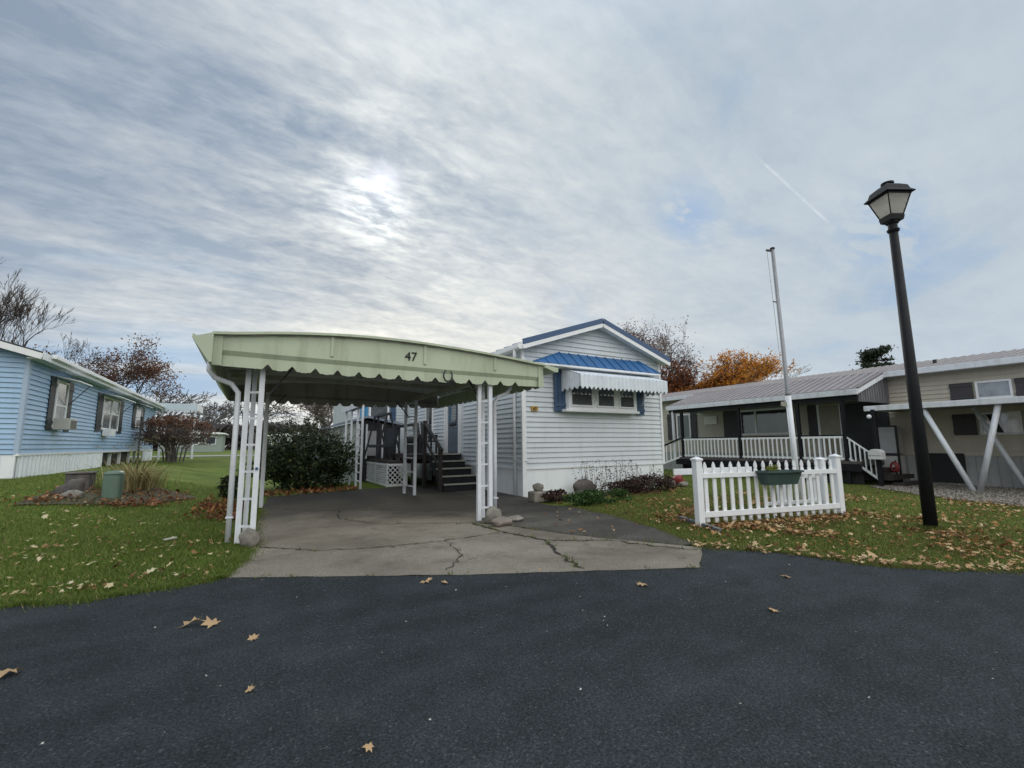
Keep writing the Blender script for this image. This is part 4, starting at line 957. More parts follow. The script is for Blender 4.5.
# ------------------------------------------------------------------ foliage helpers
def leaf_quads(C, size, n_dir=None, asp=.6):
    n = len(C); a = rng.normal(0, 1, (n, 3)); a /= np.linalg.norm(a, axis=1, keepdims=True)
    b = rng.normal(0, 1, (n, 3)); b -= a * (a * b).sum(1, keepdims=True); b /= np.linalg.norm(b, axis=1, keepdims=True)
    s = size * rng.uniform(.5, 1.4, (n, 1)); V = np.zeros((n, 4, 3))
    V[:, 0] = C - a * s; V[:, 1] = C + b * s * asp; V[:, 2] = C + a * s; V[:, 3] = C - b * s * asp
    return V.reshape(-1, 3), np.arange(n * 4).reshape(-1, 4)
def tree_skel(base, height, spread, seed, depth=5, r0=.18, first=.25, nb=(2, 4), upb=.35, jitter=.5, droop=0.0, stems=1, ratio=.74):
    rnd = random.Random(seed); segs = []; tips = []
    def grow(p, d, L, r, lev):
        k = 3 if lev < 3 else 2; pts = [p]; rs = [r]; q = p.copy(); dd = d.copy()
        for i in range(k):
            dd = (dd + Vector((rnd.gauss(0, .16), rnd.gauss(0, .16), rnd.gauss(.03, .1) - droop * lev))).normalized(); q = q + dd * L / k
            pts.append(q.copy()); rs.append(max(.004, r * (1 - .32 * (i + 1) / k)))
        segs.append((pts, rs, lev))
        if lev >= depth: tips.append((q, dd)); return
        n = rnd.randint(*nb) + (1 if lev == 0 else 0)
        for i in range(n):
            az = rnd.uniform(0, 2 * math.pi); sp = spread * rnd.uniform(.5, 1.3)
            a = dd.orthogonal().normalized(); a.rotate(Matrix.Rotation(az, 3, dd)); nd_ = (dd + a * sp + Vector((0, 0, upb * .4))).normalized()
            j = rnd.randint(1, k) if lev else k; start = pts[j] if i else q
            grow(start, nd_, L * ratio * rnd.uniform(.75, 1.2), rs[-1] * .72, lev + 1)
    for s in range(stems):
        b = Vector(base); d = Vector((0, 0, 1))
        if stems > 1:
            an = 2 * math.pi * s / stems + rnd.random(); b += Vector((math.cos(an), math.sin(an), 0)) * .12; d = Vector((math.cos(an) * spread * .55, math.sin(an) * spread * .55, 1)).normalized()
        grow(b, d, height * first, r0, 0)
    return segs, tips
def tree(name, label, base, height, spread, seed, bmat, lmat=None, nleaf=0, lsize=.08, lspread=.35, cat='tree', group=None, fit=None, minr=.006, **kw):
    segs, tips = tree_skel((0, 0, 0), height, spread, seed, **kw)
    # scale to the wanted height / width
    zmax = max(p.z for s in segs for p in s[0]); k = height / zmax
    mx0 = sum(p.x for p, _ in tips) / len(tips); my0 = sum(p.y for p, _ in tips) / len(tips)
    if fit: wx = sorted(math.hypot(p.x - mx0, p.y - my0) for p, _ in tips)[int(len(tips) * .93)]; kw_ = fit / wx
    else: kw_ = k
    mx = sum(p.x for p, _ in tips) / len(tips); my = sum(p.y for p, _ in tips) / len(tips); mz = sum(p.z for p, _ in tips) / len(tips)
    Tm = Matrix.Diagonal((kw_, kw_, k)) @ Matrix(((1, 0, -mx / mz), (0, 1, -my / mz), (0, 0, 1))); b = Vector(base)
    tr, cr_ = MB(), MB()
    for pts, rs, lev in segs:
        P = [b + Tm @ p for p in pts]; r2 = [max(minr if lev > 2 else .0, r * k) for r in rs]
        (tr if lev <= 1 else cr_).tube(P, r2, 7 if lev <= 1 else (4 if lev < 4 else 3), caps=False)
    t = thing(name, label, cat, base, group)
    tr.build('trunk', bmat, t, smooth=True)
    if cr_.f: cr_.build('branches' if nleaf else 'crown', bmat, t, smooth=True)
    if nleaf:
        T = np.array([list(b + Tm @ p) for p, _ in tips]); idx = rng.integers(0, len(T), nleaf)
        C = T[idx] + np.clip(rng.normal(0, lspread, (nleaf, 3)), -1.3 * lspread, 1.3 * lspread) * rng.uniform(.2, 1.1, (nleaf, 1))
        V, F = leaf_quads(C, lsize); np_mesh('crown', V, F, lmat, t)
    return t
def bush(name, label, base, rad, n, lmat, lsize, seed, cat='shrub', stems=True, rough=.35, shell=.55, group=None, smat=None):
    t = thing(name, label, cat, base, group); rnd = np.random.default_rng(seed)
    d = rnd.normal(0, 1, (n * 2, 3)); d /= np.linalg.norm(d, axis=1, keepdims=True)
    k = np.array([1 + rough * mnoise.noise(Vector(x) * 2.2 + Vector((seed, 0, 0))) + rough * .6 * mnoise.noise(Vector(x) * 6 + Vector((seed, 3, 0))) for x in d])
    r = rnd.uniform(shell ** 3, 1, n * 2) ** (1 / 3) * k; C = d * r[:, None] * np.array(rad)
    C[:, 2] += rad[2] * .92; cz = np.array([mnoise.noise(Vector(c) * 3.1) for c in C]); keep = (C[:, 2] > .02) & (cz > -.28); C = C[keep][:n] + np.array(base)
    V, F = leaf_quads(C, lsize); np_mesh('foliage', V, F, lmat, t)
    if stems:
        mb = MB()
        for i in range(26):
            a = rnd.uniform(0, 6.28); q = rnd.uniform(.3, .85); e = Vector(base) + Vector((math.cos(a) * rad[0] * q, math.sin(a) * rad[1] * q, rad[2] * rnd.uniform(.9, 1.7)))
            s0 = Vector(base) + Vector((math.cos(a) * .08, math.sin(a) * .08, -.02)); m_ = s0.lerp(e, .5) + Vector((0, 0, .1))
            mb.tube([s0, m_, e], [.022, .014, .005], 5, caps=False)
        mb.build('stems', smat or bark, t)
    return t

hd = bush('hedge', 'large dark evergreen hedge at the back left of the carport', (1.45, 15.3, 0), (1.42, 1.25, .84), 14000, hedge_leaf, .045, 3, 'hedge', rough=.55)
bush('shrub', 'low dark purple shrub against the white skirting of the house front', (8.95, 8.72, 0), (1.2, .40, .22), 3600, purple_leaf, .03, 11, rough=.5)
mb = MB(); sh = []
for i in range(120):
    a_ = random.uniform(0, 6.28); q = random.uniform(.2, .95); p0 = Vector((1.45 + math.cos(a_) * 1.3 * q, 15.3 + math.sin(a_) * 1.1 * q, 1.0 + .7 * (1 - q * q))); e = p0 + Vector((math.cos(a_) * .25 * q + random.gauss(0, .12), math.sin(a_) * .2 + random.gauss(0, .1), random.uniform(.2, .62))); mb.tube([p0, e], [.008, .004], 4, caps=False)
    sh += [tuple(p0.lerp(e, random.uniform(.2, 1.05)) + Vector([random.gauss(0, .03) for _ in range(3)])) for _ in range(12)]
mb.build('shoots', bark, hd); V, F = leaf_quads(np.array(sh), .036); np_mesh('shoot_leaves', V, F, hedge_leaf, hd)
t = thing('shrub', 'sparse thin twigs with dark dry leaves rising before the white skirting', 'shrub', (8.4, 8.95, 0)); mb = MB(); tips = []
for i in range(75):
    x = random.uniform(7.3, 10.1); y = random.uniform(8.8, 9.25); h = random.uniform(.4, .88) * (1 if x < 9.4 else .8); e = Vector((x + random.gauss(0, .15), y, h)); mb.tube([(x, y, 0), ((x + e.x) / 2 + random.gauss(0, .03), y, h * .5), e], [.006, .004, .003], 3, caps=False)
    for j in range(9):
        k = random.uniform(.45, 1.02); tips.append((x + (e.x - x) * k + random.gauss(0, .05), y + random.gauss(0, .05), h * k + random.gauss(0, .03)))
mb.build('stems', bark, t); V, F = leaf_quads(np.array(tips), .022); np_mesh('foliage', V, F, purple_leaf, t)
bush('low_plant', 'green spreading groundcover plant at the edge of the asphalt patch', (6.55, 7.65, 0), (.85, .36, .15), 2600, moss_leaf, .03, 21, 'plant', stems=False)
bush('low_plant', 'brown withered low plant between the cut stone block and the green groundcover', (6.05, 8.35, 0), (.45, .3, .14), 1200, purple_leaf, .028, 22, 'plant', stems=False)
# pruned vase-shaped shrub by the blue home
def vase_shrub():
    b = (-3.3, 28.2, .56); t = thing('pruned_shrub', 'vase shaped twiggy shrub with reddish clipped top beside the blue home', 'shrub', b)
    mb = MB(); pts = []
    for i in range(22):
        a = random.uniform(0, 6.28); r = random.uniform(.3, 1); e0 = Vector(b) + Vector((math.cos(a) * .95 * r, math.sin(a) * .8 * r, 1.0)); mb.tube([Vector(b) + Vector((math.cos(a) * .45 * r, math.sin(a) * .4 * r, 0)), Vector(b) + Vector((math.cos(a) * .55 * r, math.sin(a) * .45 * r, .6)), e0], [.04, .032, .022], 5, caps=False)
        for j in range(9):
            e1 = e0 + Vector((math.cos(a) * .75 * r + random.gauss(0, .28), math.sin(a) * r * .6 + random.gauss(0, .28), random.uniform(.1, .75))); mb.tube([e0, e0.lerp(e1, .5) + Vector((0, 0, -.08)), e1], [.025, .018, .012], 4, caps=False); pts.append(e1)
    mb.build('stems', bark_grey, t)
    n = 9000; C = []
    while len(C) < n:
        d = Vector((random.gauss(0, 1), random.gauss(0, 1), random.gauss(0, 1))).normalized(); r = random.uniform(.6, 1) ; q = Vector((d.x * 1.72, d.y * 1.6, d.z * .88)) * r * (1 + .2 * mnoise.noise(d * 3))
        if q.z < -.55 * 1.1 and random.random() < .8: continue
        if mnoise.noise(q * 1.7) < -.12: continue
        C.append(Vector(b) + q + Vector((0, 0, 1.42)))
    C = np.array([c[:] for c in C]); topm = C[:, 2] + rng.normal(0, .3, len(C)) > b[2] + 1.85
    V, F = leaf_quads(C[topm], .055); np_mesh('foliage', V, F, rust_leaf, t)
    V, F = leaf_quads(C[~topm][:3200], .05); np_mesh('foliage', V, F, grey_twig_leaf, t)
vase_shrub()
def ornamental_grass():
    b = (-2.3, 13.7, zt(-2.3, 13.7)); t = thing('ornamental_grass', 'tall dry straw coloured ornamental grass behind the green utility box', 'ornamental grass', b)
    V = []; F = []
    for i in range(520):
        a = random.uniform(0, 6.28); r = abs(random.gauss(0, .3)); L = random.uniform(.35, .95); x = b[0] + math.cos(a) * r * 1.3; y = b[1] + math.sin(a) * r; out = random.uniform(.2, .95) * L; w = random.uniform(.007, .017)
        px, py = -math.sin(a), math.cos(a); k0 = len(V); az = a + random.gauss(0, .4)
        for j in range(6):
            q = j / 5; bx = x + math.cos(az) * out * q * q; by = y + math.sin(az) * out * q * q; bz = b[2] + L * (q - .38 * q ** 3 * (out / L) * 1.6); ww = w * (1 - q * .8)
            V += [(bx - px * ww, by - py * ww, bz), (bx + px * ww, by + py * ww, bz)]
        for j in range(5): F.append((k0 + 2 * j, k0 + 2 * j + 1, k0 + 2 * j + 3, k0 + 2 * j + 2))
    np_mesh('blades', np.array(V), np.array(F), dry_grass, t)
    pl = []
    for i in range(26):
        a = random.uniform(0, 6.28); x = b[0] - .25 + math.cos(a) * random.uniform(.2, 1.0); y = b[1] + math.sin(a) * .5; z = b[2] + random.uniform(.75, 1.25)
        for j in range(26): q = j / 26; pl.append((x - .16 * q + random.gauss(0, .008), y + random.gauss(0, .01), z + .05 * math.sin(q * 3) + random.gauss(0, .008)))
    V, F = leaf_quads(np.array(pl), .016, asp=.25); np_mesh('plume', V, F, dry_grass, t)
ornamental_grass()

# ------------------------------------------------------------------ left lawn objects
def left_things():
    z = zt(-2.38, 12.18)
    t = thing('utility_pedestal', 'rounded green utility pedestal standing in brown leaves on the left lawn', 'utility box', (-2.38, 12.18, z))
    mb = MB(); n = 20; prof = [(.0, .155), (.5, .155), (.53, .15), (.555, .13), (.57, .08), (.575, .001)]
    V = []
    for h, r in prof:
        for j in range(n):
            a = 2 * math.pi * j / n; c, s = math.cos(a), math.sin(a); e = .5
            V.append((-2.38 + math.copysign(abs(c) ** e, c) * r, 12.18 + math.copysign(abs(s) ** e, s) * r, z - .03 + h))
    mb.add(V, [(i * n + j, i * n + (j + 1) % n, (i + 1) * n + (j + 1) % n, (i + 1) * n + j) for i in range(len(prof) - 1) for j in range(n)])
    mb.build('cover', pedestal_green, t, smooth=True)
    MB().box(-2.52, -2.24, 12.018, 12.024, z + .47, z + .48).build('cover_lip', dark_metal, t)
    z = zt(-3.0, 13.1)
    b = thing('stone_trough', 'dark stone block trough behind the rocks left of the utility pedestal', 'planter', (-3.0, 13.1, z))
    MB().box(-3.32, -2.92, 12.95, 13.4, z - .05, z + .33).build('block', rock_dark, b, bev=.03); MB().box(-3.34, -2.90, 12.93, 13.42, z + .331, z + .365).build('rim', rock_dark, b, bev=.01)
    z = zt(-3.0, 11.7)
    rock('rock', (-3.12, 12.15, z), (.11, .10, .15), rock_dark, 4, 'upright dark rock at the left end of the stone trough')
    rock('rock', (-2.92, 11.95, z), (.17, .12, .09), rock_m, 6, 'flat pale grey rock lying before the stone trough')
    rock('rock', (-3.02, 12.5, z), (.14, .12, .2), rock_dark, 9, 'rough dark rock wedged between the upright rock and the stone trough')
    x, y = -2.9, 17.4; z = zt(x, y)
    c = thing('shepherd_hook', 'thin black metal pole standing before the blue home near the dry grass', 'garden pole', (x, y, z))
    MB().tube([(x, y, z), (x, y, z + 1.6)], .025, 8).build('pole', dark_metal, c); MB().tube([(x, y, z + 1.6), (x, y, z + 1.75)], [.02, .035], 8).build('finial', dark_metal, c)
    # small dark round plant beside carport
    bush('low_plant', 'small dark green clump growing beside the left carport posts', (-.35, 12.6, .02), (.24, .24, .32), 900, hedge_leaf, .035, 31, 'plant', stems=False)
    for px, py, s, lab, i in ((-.88, 7.87, .07, 'pale broken piece of wood bark lying on the left lawn', 1),):
        o = MB().bar((px - s, py, zt(px, py) + .02), (px + s, py + .05, zt(px, py) + .03), .07, .02).build('bark_piece', nosing, loc=(px, py, zt(px, py)), bev=.008); tag(o, lab, 'bark')
left_things()
rock('rock', (.05, 6.9, 0), (.115, .11, .125), rock_m, 14, 'round grey stone at the foot of the left front carport post')
rock('rock', (3.50, 6.70, 0), (.14, .12, .15), rock_m, 15, 'upright grey stone against the right front carport post')
rock('rock', (3.50, 6.42, 0), (.17, .12, .08), M('pink_stone', (.21, .18, .16), .85, .3, 7, bmp=.5, bscale=20), 17, 'flat pinkish stone in front of the right front carport post')
rock('rock', (3.86, 6.66, 0), (.17, .10, .055), rock_m, 18, 'low reddish grey stone right of the right front carport post')
o = MB().box(5.42, 5.80, 8.45, 8.75, 0, .235); tag(o.build('stone_block', concrete_stone, loc=(5.6, 8.6, 0), bev=.035), 'squared grey stone block at the front corner of the white house', 'stone block')
rock('rock', (5.62, 8.62, .235), (.12, .11, .10), rock_m, 19, 'round stone sitting on top of the squared stone block')
rock('rock', (7.4, 9.2, 0), (.36, .12, .21), rock_dark, 23, 'large pointed brown rock leaning before the white skirting')
for i, (x, y, s, lab) in enumerate([(6.55, 8.55, .12, 'low brown stone between the squared block and the pointed rock'), (7.6, 8.75, .1, 'small tan stone beside the groundcover plant'), (6.95, 8.75, .13, 'flat dark stone below the pointed brown rock')]):
    rock('rock', (x, y, 0), (s * 1.4, s, s * .7), rock_m if i != 2 else rock_dark, 40 + i, lab)
rock('rock', (10.75, 9.35, 0), (.14, .12, .12), rock_m, 24, 'pale round stone at the right end of the purple shrub')
rock('rock', (11.1, 9.2, 0), (.16, .12, .08), rock_m, 25, 'low pale stone just right of the round one by the red ball')
rock('garden_ball', (11.3, 9.55, .02), (.17, .17, .16), red_plastic, 26, 'faded red ball among stones right of the white house', cat='ball')

# ------------------------------------------------------------------ picket fence, flagpole, lamp
def picket_fence():
    a = Vector((6.08, 4.76, 0)); b = Vector((8.98, 4.14, 0)); d = (b - a).normalized(); nrm = Vector((-d.y, d.x, 0))  # nrm points away from the road
    t = thing('picket_fence', 'short white vinyl picket fence with two capped posts on the right lawn', 'fence', tuple(a))
    def post(p, h, w=.11, nm='post'):
        mb = MB(); mb.bar(p, p + Vector((0, 0, h)), w, w, up=tuple(nrm)); o = mb.build(nm, white_vinyl, t, bev=.006)
        q = p + Vector((0, 0, h)); r = w / 2 + .012; c = MB(); e1, e2 = d * r, nrm * r
        vs = [q - e1 - e2, q + e1 - e2, q + e1 + e2, q - e1 + e2]; vs2 = [v + Vector((0, 0, .025)) for v in vs]
        c.add(vs + vs2 + [q + Vector((0, 0, .06))], [(3, 2, 1, 0), (0, 1, 5, 4), (1, 2, 6, 5), (2, 3, 7, 6), (3, 0, 4, 7), (4, 5, 8), (5, 6, 8), (6, 7, 8), (7, 4, 8)]); c.build('post_cap', white_vinyl, o)
        return o
    L = (b - a).length; post(a, 1.0); post(b, 1.0)
    f = lambda s, z, o=0: a + d * s + nrm * o + Vector((0, 0, z))
    for z0, z1 in ((.13, .215), (.725, .80)):
        MB().bar(f(.06, (z0 + z1) / 2, -.035), f(L - .06, (z0 + z1) / 2, -.035), .03, z1 - z0).build('rail', white_vinyl, t, bev=.004)
    n = 17; pp = []
    for i in range(n):
        s = .14 + (L - .28) * i / (n - 1); w = .033
        out = [(-w, .035), (w, .035), (w, .835), (w * .62, .85), (w * .95, .885), (w * .8, .92), (w * .35, .95), (0, .972), (-w * .35, .95), (-w * .8, .92), (-w * .95, .885), (-w * .62, .85), (-w, .835)]
        MB().prism([f(s + x, z, -.018) for x, z in out], nrm * .02).build('picket', white_vinyl, t)
    # second run behind, offset to the right, with a wide top board
    g = lambda s, z, o=0: a + d * s + nrm * (.42 + o) + Vector((0, 0, z))
    post(g(L + .17, 0), .93, .12); 
    MB().bar(g(-.12, .80), g(1.5, .80), .03, .10).build('back_board', white_vinyl, t, bev=.004)
    MB().bar(g(1.75, .68), g(L + .26, .68), .03, .13).build('back_board', white_vinyl, t, bev=.004)
    MB().bar(g(1.75, .2), g(L + .1, .2), .03, .06).build('back_rail', white_vinyl, t, bev=.004)
    for i in range(9):
        s = 1.8 + (L - 1.8) * i / 8; MB().bar(g(s, .08, .025), g(s, .69, .025), .06, .018, up=tuple(nrm)).build('back_picket', white_vinyl, t)
    # planter box
    p = thing('window_box', 'dark green plastic planter box hung on the top rail of the picket fence', 'planter', tuple(f(1.75, .64, -.15)))
    c0, c1 = 1.12, 1.86; zt0, zb0 = .81, .59
    prof = lambda s0, s1, w, z: [f(s0, z, -.055), f(s1, z, -.055), f(s1, z, -.055 - w), f(s0, z, -.055 - w)]
    A_ = prof(c0, c1, .2, zt0 - .02); B_ = prof(c0 + .06, c1 - .06, .15, zb0)
    mb = MB(); mb.add(A_ + B_, [(4, 5, 6, 7), (0, 1, 5, 4), (1, 2, 6, 5), (2, 3, 7, 6), (3, 0, 4, 7)]); mb.build('box', planter_green, p)
    rm = MB(); q = prof(c0 - .015, c1 + .015, .215, zt0 - .01); 
    for i in range(4): rm.bar(q[i], q[(i + 1) % 4], .025, .03)
    rm.build('rim', planter_green, p)
    s_ = MB(); s_.add([v + Vector((0, 0, -.03)) for v in A_], [(0, 1, 2, 3)]); s_.build('soil', soil_m, p)
    C = np.array([list(f(1.36 + random.gauss(0, .05), .82 + abs(random.gauss(0, .035)), -.14 + random.gauss(0, .03))) for _ in range(240)])
    V, F = leaf_quads(C, .016); o = np_mesh('plant', V, F, M_island('yellow_green_leaves', [(0, (.12, .16, .03)), (1, (.3, .33, .08))], .6, .3), loc=tuple(f(1.36, .78, -.14))); tag(o, 'small yellow green plant growing in the dark green planter box', 'plant')
    o = MB().bar((6.35, 5.36, .03), (5.90, 4.30, .03), .07, .05).build('edging_board', grey_wood, loc=(6.1, 4.8, 0), bev=.006); tag(o, 'weathered edging board lying on the grass at the left fence post', 'board')
picket_fence()
def flagpole():
    x, y = 10.44, 5.6; t = thing('flagpole', 'tall grey metal flagpole with white lower sleeve behind the picket fence', 'flagpole', (x, y, 0))
    ln = Vector((-.03, .0, 1)).normalized(); P = lambda h, dx=0: (x - .03 * h + dx + .0, y + dx * -.5, h)
    MB().tube([P(0), P(2.3)], .058, 14).build('sleeve', white_metal, t, smooth=True)
    MB().tube([P(2.3), P(2.36), P(2.37), P(5.72)], [.058, .052, .049, .040], 14).build('pole', galv, t, smooth=True)
    MB().tube([P(5.72), P(5.75), P(5.77)], [.05, .055, .03], 12).build('pole_cap', dark_metal, t)
    MB().bar(P(5.68), P(5.70, -.14), .03, .04).build('pulley', dark_metal, t)
    MB().tube([P(5.68, -.12), P(4.3, -.10), P(3.0, -.085), P(2.05, -.085)], .006, 5).build('halyard', rope_m, t)
    MB().bar(P(4.45), P(4.47, -.11), .02, .02).build('rope_clip', dark_metal, t)
    MB().bar(P(2.1), P(2.12, -.16), .03, .1).build('cleat', M('rope_coil', (.3, .29, .25), .8, .2, 9), t)
flagpole()
def street_lamp():
    x, y = 8.48, 2.77; t = thing('street_lamp', 'black street lamp post with four sided frosted lantern beside the road', 'street lamp', (x, y, 0))
    def P(h): return (x, y, h)
    MB().tube([P(-.05), P(2.2), P(2.22), P(4.5)], [.083, .074, .072, .057], 18).build('pole', black_paint, t, smooth=True)
    MB().tube([P(4.5), P(4.53), P(4.56), P(4.62), P(4.64), P(4.66)], [.072, .084, .06, .06, .085, .085], 16).build('collar', black_paint, t)
    ang = R(20 + 42); e1 = Vector((math.cos(ang), math.sin(ang), 0)); e2 = Vector((-math.sin(ang), math.cos(ang), 0)); c = Vector((x, y, 0))
    def ring(r, z): return [c + e1 * r * sx + e2 * r * sy + Vector((0, 0, z)) for sx, sy in ((-1, -1), (1, -1), (1, 1), (-1, 1))]
    def frustum(nm, rs, mat, caps=True, par=None):
        mb = MB(); V = []
        for r, z in rs: V += ring(r, z)
        F = [(4 * i + j, 4 * i + (j + 1) % 4, 4 * i + 4 + (j + 1) % 4, 4 * i + 4 + j) for i in range(len(rs) - 1) for j in range(4)]
        if caps: F += [(3, 2, 1, 0), tuple(len(V) - 4 + j for j in range(4))]
        mb.add(V, F); return mb.build(nm, mat, par or t)
    frustum('lantern_base', [(.07, 4.65), (.10, 4.67), (.112, 4.74), (.10, 4.75)], black_paint)
    g = frustum('lamp_glass', [(.095, 4.75), (.178, 5.065)], frost)
    fr = MB(); a, b = ring(.099, 4.745), ring(.183, 5.065)
    for j in range(4): fr.bar(a[j], b[j], .016, .016); fr.bar(b[j], b[(j + 1) % 4], .024, .03); fr.bar(a[j], a[(j + 1) % 4], .02, .024)
    fr.build('lantern_frame', black_paint, t)
    frustum('lantern_roof', [(.222, 5.072), (.226, 5.085), (.185, 5.13), (.165, 5.20), (.10, 5.255), (.05, 5.26)], black_paint)
    MB().tube([P(5.25), P(5.28), P(5.29), P(5.315), P(5.32)], [.05, .05, .085, .085, .03], 16).build('finial', black_paint, t)
street_lamp()

# ------------------------------------------------------------------ right home with porch and V-post carport
def right_home():
    t = thing('mobile_home', 'beige sided home with brown metal roof and railed front porch on the right', 'mobile home', (19.5, 9, 0))
    w, v0, v1 = 17.8, -9, 20.0
    MB().box(w, 24.4, v0, v1, .0, 3.35).build('wall', beige_siding, t)
    sd = MB(); siding(sd, 'u', w - .002, v0, v1, .84, 3.28, -1, .13, .034); sd.build('wall_siding', beige_siding, t)
    sk = MB(); ribbed(sk, 'u', w - .01, v0, v1, -.02, .82, -1, .22, .02); sk.build('skirting', M('skirting_offwhite', (.36, .37, .37), .6, .08, 2, grime=(.2, .19, .17), gamt=.5), t)
    # roof plane up to the ridge
    ez, eu, rz, ru = 3.40, 17.45, 4.08, 21.1
    rf = MB().prism([(eu, v0 - .3, ez), (ru, v0 - .3, rz), (24.8, v0 - .3, ez), (24.8, v0 - .3, ez + .06), (ru, v0 - .3, rz + .06), (eu, v0 - .3, ez + .06)], (0, v1 - v0 + .6, 0)).build('roof', tin_roof, t)
    se = MB(); v = v0 + .01
    while v < v1 + .2:
        se.bar((eu, v, ez + .07), (ru, v, rz + .07), .045, .03); v += .24
    se.build('roof_seam', tin_seam, rf)
    MB().box(eu - .13, eu - .002, v0 - .3, 6.40, ez - .12, ez + .05).build('gutter', white_metal, t, bev=.01); MB().box(eu - .13, eu - .002, 13.57, v1 + .3, ez - .12, ez + .05).build('gutter', white_metal, t, bev=.01)
    MB().tube([(18.9, 5.55, 3.62), (18.9, 5.55, 3.85)], .05, 10).build('roof_vent', dark_metal, t)
    # porch roof (lower pitch continuation)
    p0, p1 = 6.42, 13.55; pe, pz = 15.62, 2.80
    ph = 3.47
    pr = MB().prism([(pe, p0, pz), (eu + .25, p0, ph + .02), (eu + .25, p0, ph + .08), (pe, p0, pz + .05)], (0, p1 - p0, 0)).build('porch_roof', tin_roof, t)
    se = MB(); v = -8.99 + 65 * .24
    while v < p1:
        se.bar((pe, v, pz + .06), (eu + .25, v, ph + .09), .045, .03); v += .24
    se.build('porch_roof_seam', tin_seam, pr)
    MB().box(pe - .09, pe - .002, p0 - .02, p1 + .02, pz - .14, pz + .03).build('porch_fascia', white_metal, t, bev=.008)
    rk = MB(); rk.bar((pe - .05, p0 - .025, pz - .045), (eu + .2, p0 - .025, ph - .05), .03, .14); rk.build('porch_rake', white_metal, t)
    rk = MB(); rk.bar((pe - .05, p0 - .03, pz + .055), (eu + .2, p0 - .03, ph + .06), .05, .05); rk.build('porch_rake_cap', tin_roof, t)
    MB().prism([(pe + .1, p0 + .02, 2.46), (w - .05, p0 + .02, 2.46), (w - .05, p0 + .02, ph - .1), (eu + .1, p0 + .02, ph - .12), (pe + .1, p0 + .02, pz - .08)], (0, .03, 0)).build('gable_boards', grey_wood, t)
    gb = MB()
    for i in range(12):
        x = pe + .2 + i * .16; zz = pz - .08 + (ph - pz) * (x - pe) / (eu + .2 - pe) - .03; gb.box(x, x + .1, p0 + .003, p0 + .018, 2.48, max(2.5, zz))
    gb.build('gable_board', grey_wood, t)
    MB().box(pe + .05, w - .03, p0 + .06, p1 - .02, 2.60, 2.63).build('porch_ceiling', M('porch_ceiling', (.3, .3, .3), .7, .1, 2), t)
    bm = MB().box(pe + .02, pe + .12, p0 + .04, p1 - .04, 2.52, 2.66).build('porch_beam', black_paint, t)
    # deck and railings
    MB().box(pe + .02, w - .03, p0 + .1, p1 - .3, .56, .68).build('deck_floor', M('deck_boards', (.09, .08, .08), .8, .3, 8), t)
    MB().box(pe, pe + .018, p0 + .1, p1 - .3, .38, .60).build('deck_rim', black_paint, t)
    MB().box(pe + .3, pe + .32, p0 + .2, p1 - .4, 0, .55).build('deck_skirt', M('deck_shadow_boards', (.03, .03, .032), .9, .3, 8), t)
    posts = [6.9, 8.22, 10.33, 12.9]
    for v in posts: MB().box(pe + .03, pe + .13, v - .05, v + .05, .0, 2.52).build('porch_post', black_paint, t, bev=.004)
    MB().box(pe + .0, pe + .08, 13.28, 13.36, .6, 2.6).build('porch_corner_post', white_metal, t)
    for a, b in zip(posts, posts[1:]):
        MB().box(pe + .05, pe + .11, a + .05, b - .05, 1.44, 1.48).build('top_rail', black_paint, t)
        MB().box(pe + .055, pe + .105, a + .05, b - .05, 1.37, 1.435).build('upper_rail', white_vinyl, t); MB().box(pe + .055, pe + .105, a + .05, b - .05, .72, .78).build('lower_rail', white_vinyl, t)
        n = int((b - a - .1) / .15)
        for i in range(n):
            v = a + .05 + (b - a - .1) * (i + .5) / n; MB().box(pe + .03, pe + .054, v - .022, v + .022, .70, 1.42).build('baluster', white_vinyl, t)
    # steps at the near end, going down toward the road
    for i in range(3): MB().box(pe + .2, w - .4, p0 + .1 - .3 * (i + 1), p0 + .1 - .3 * i - .01, .56 - .19 * (i + 1) - .02, .66 - .19 * (i + 1)).build('porch_step', brown_wood, t)
    A0, A1 = Vector((pe + .08, 6.85, 0)), Vector((pe + .08, 6.12, 0))
    for z0, z1, m_, nm in ((1.46, .86, black_paint, 'stair_rail'), (1.40, .80, white_vinyl, 'stair_upper_rail'), (.76, .16, white_vinyl, 'stair_lower_rail')): MB().bar(A0 + Vector((0, 0, z0)), A1 + Vector((0, 0, z1)), .05, .06).build(nm, m_, t)
    for i in range(6):
        k = (i + .5) / 6; p = A0.lerp(A1, k); MB().bar(p + Vector((-.03, 0, .76 - .6 * k)), p + Vector((-.03, 0, 1.40 - .6 * k)), .024, .05, up=(1, 0, 0)).build('baluster', white_vinyl, t)
    # far end steps rail
    B0, B1 = Vector((pe + .08, 13.0, 0)), Vector((pe - .35, 14.0, 0))
    for z0, z1, m_, nm in ((1.46, 1.0, black_paint, 'stair_rail'), (.70, .28, white_vinyl, 'stair_lower_rail')): MB().bar(B0 + Vector((0, 0, z0)), B1 + Vector((0, 0, z1)), .05, .07).build(nm, m_, t)
    MB().bar(B1 + Vector((0, 0, .0)), B1 + Vector((0, 0, 1.02)), .06, .06).build('stair_post', black_paint, t)
    for i in range(6):
        k = (i + .5) / 6; p = B0.lerp(B1, k); MB().bar(p + Vector((0, 0, .70 - .42 * k)), p + Vector((0, 0, 1.42 - .46 * k)), .03, .04, up=(1, 0, 0)).build('baluster', white_vinyl, t)
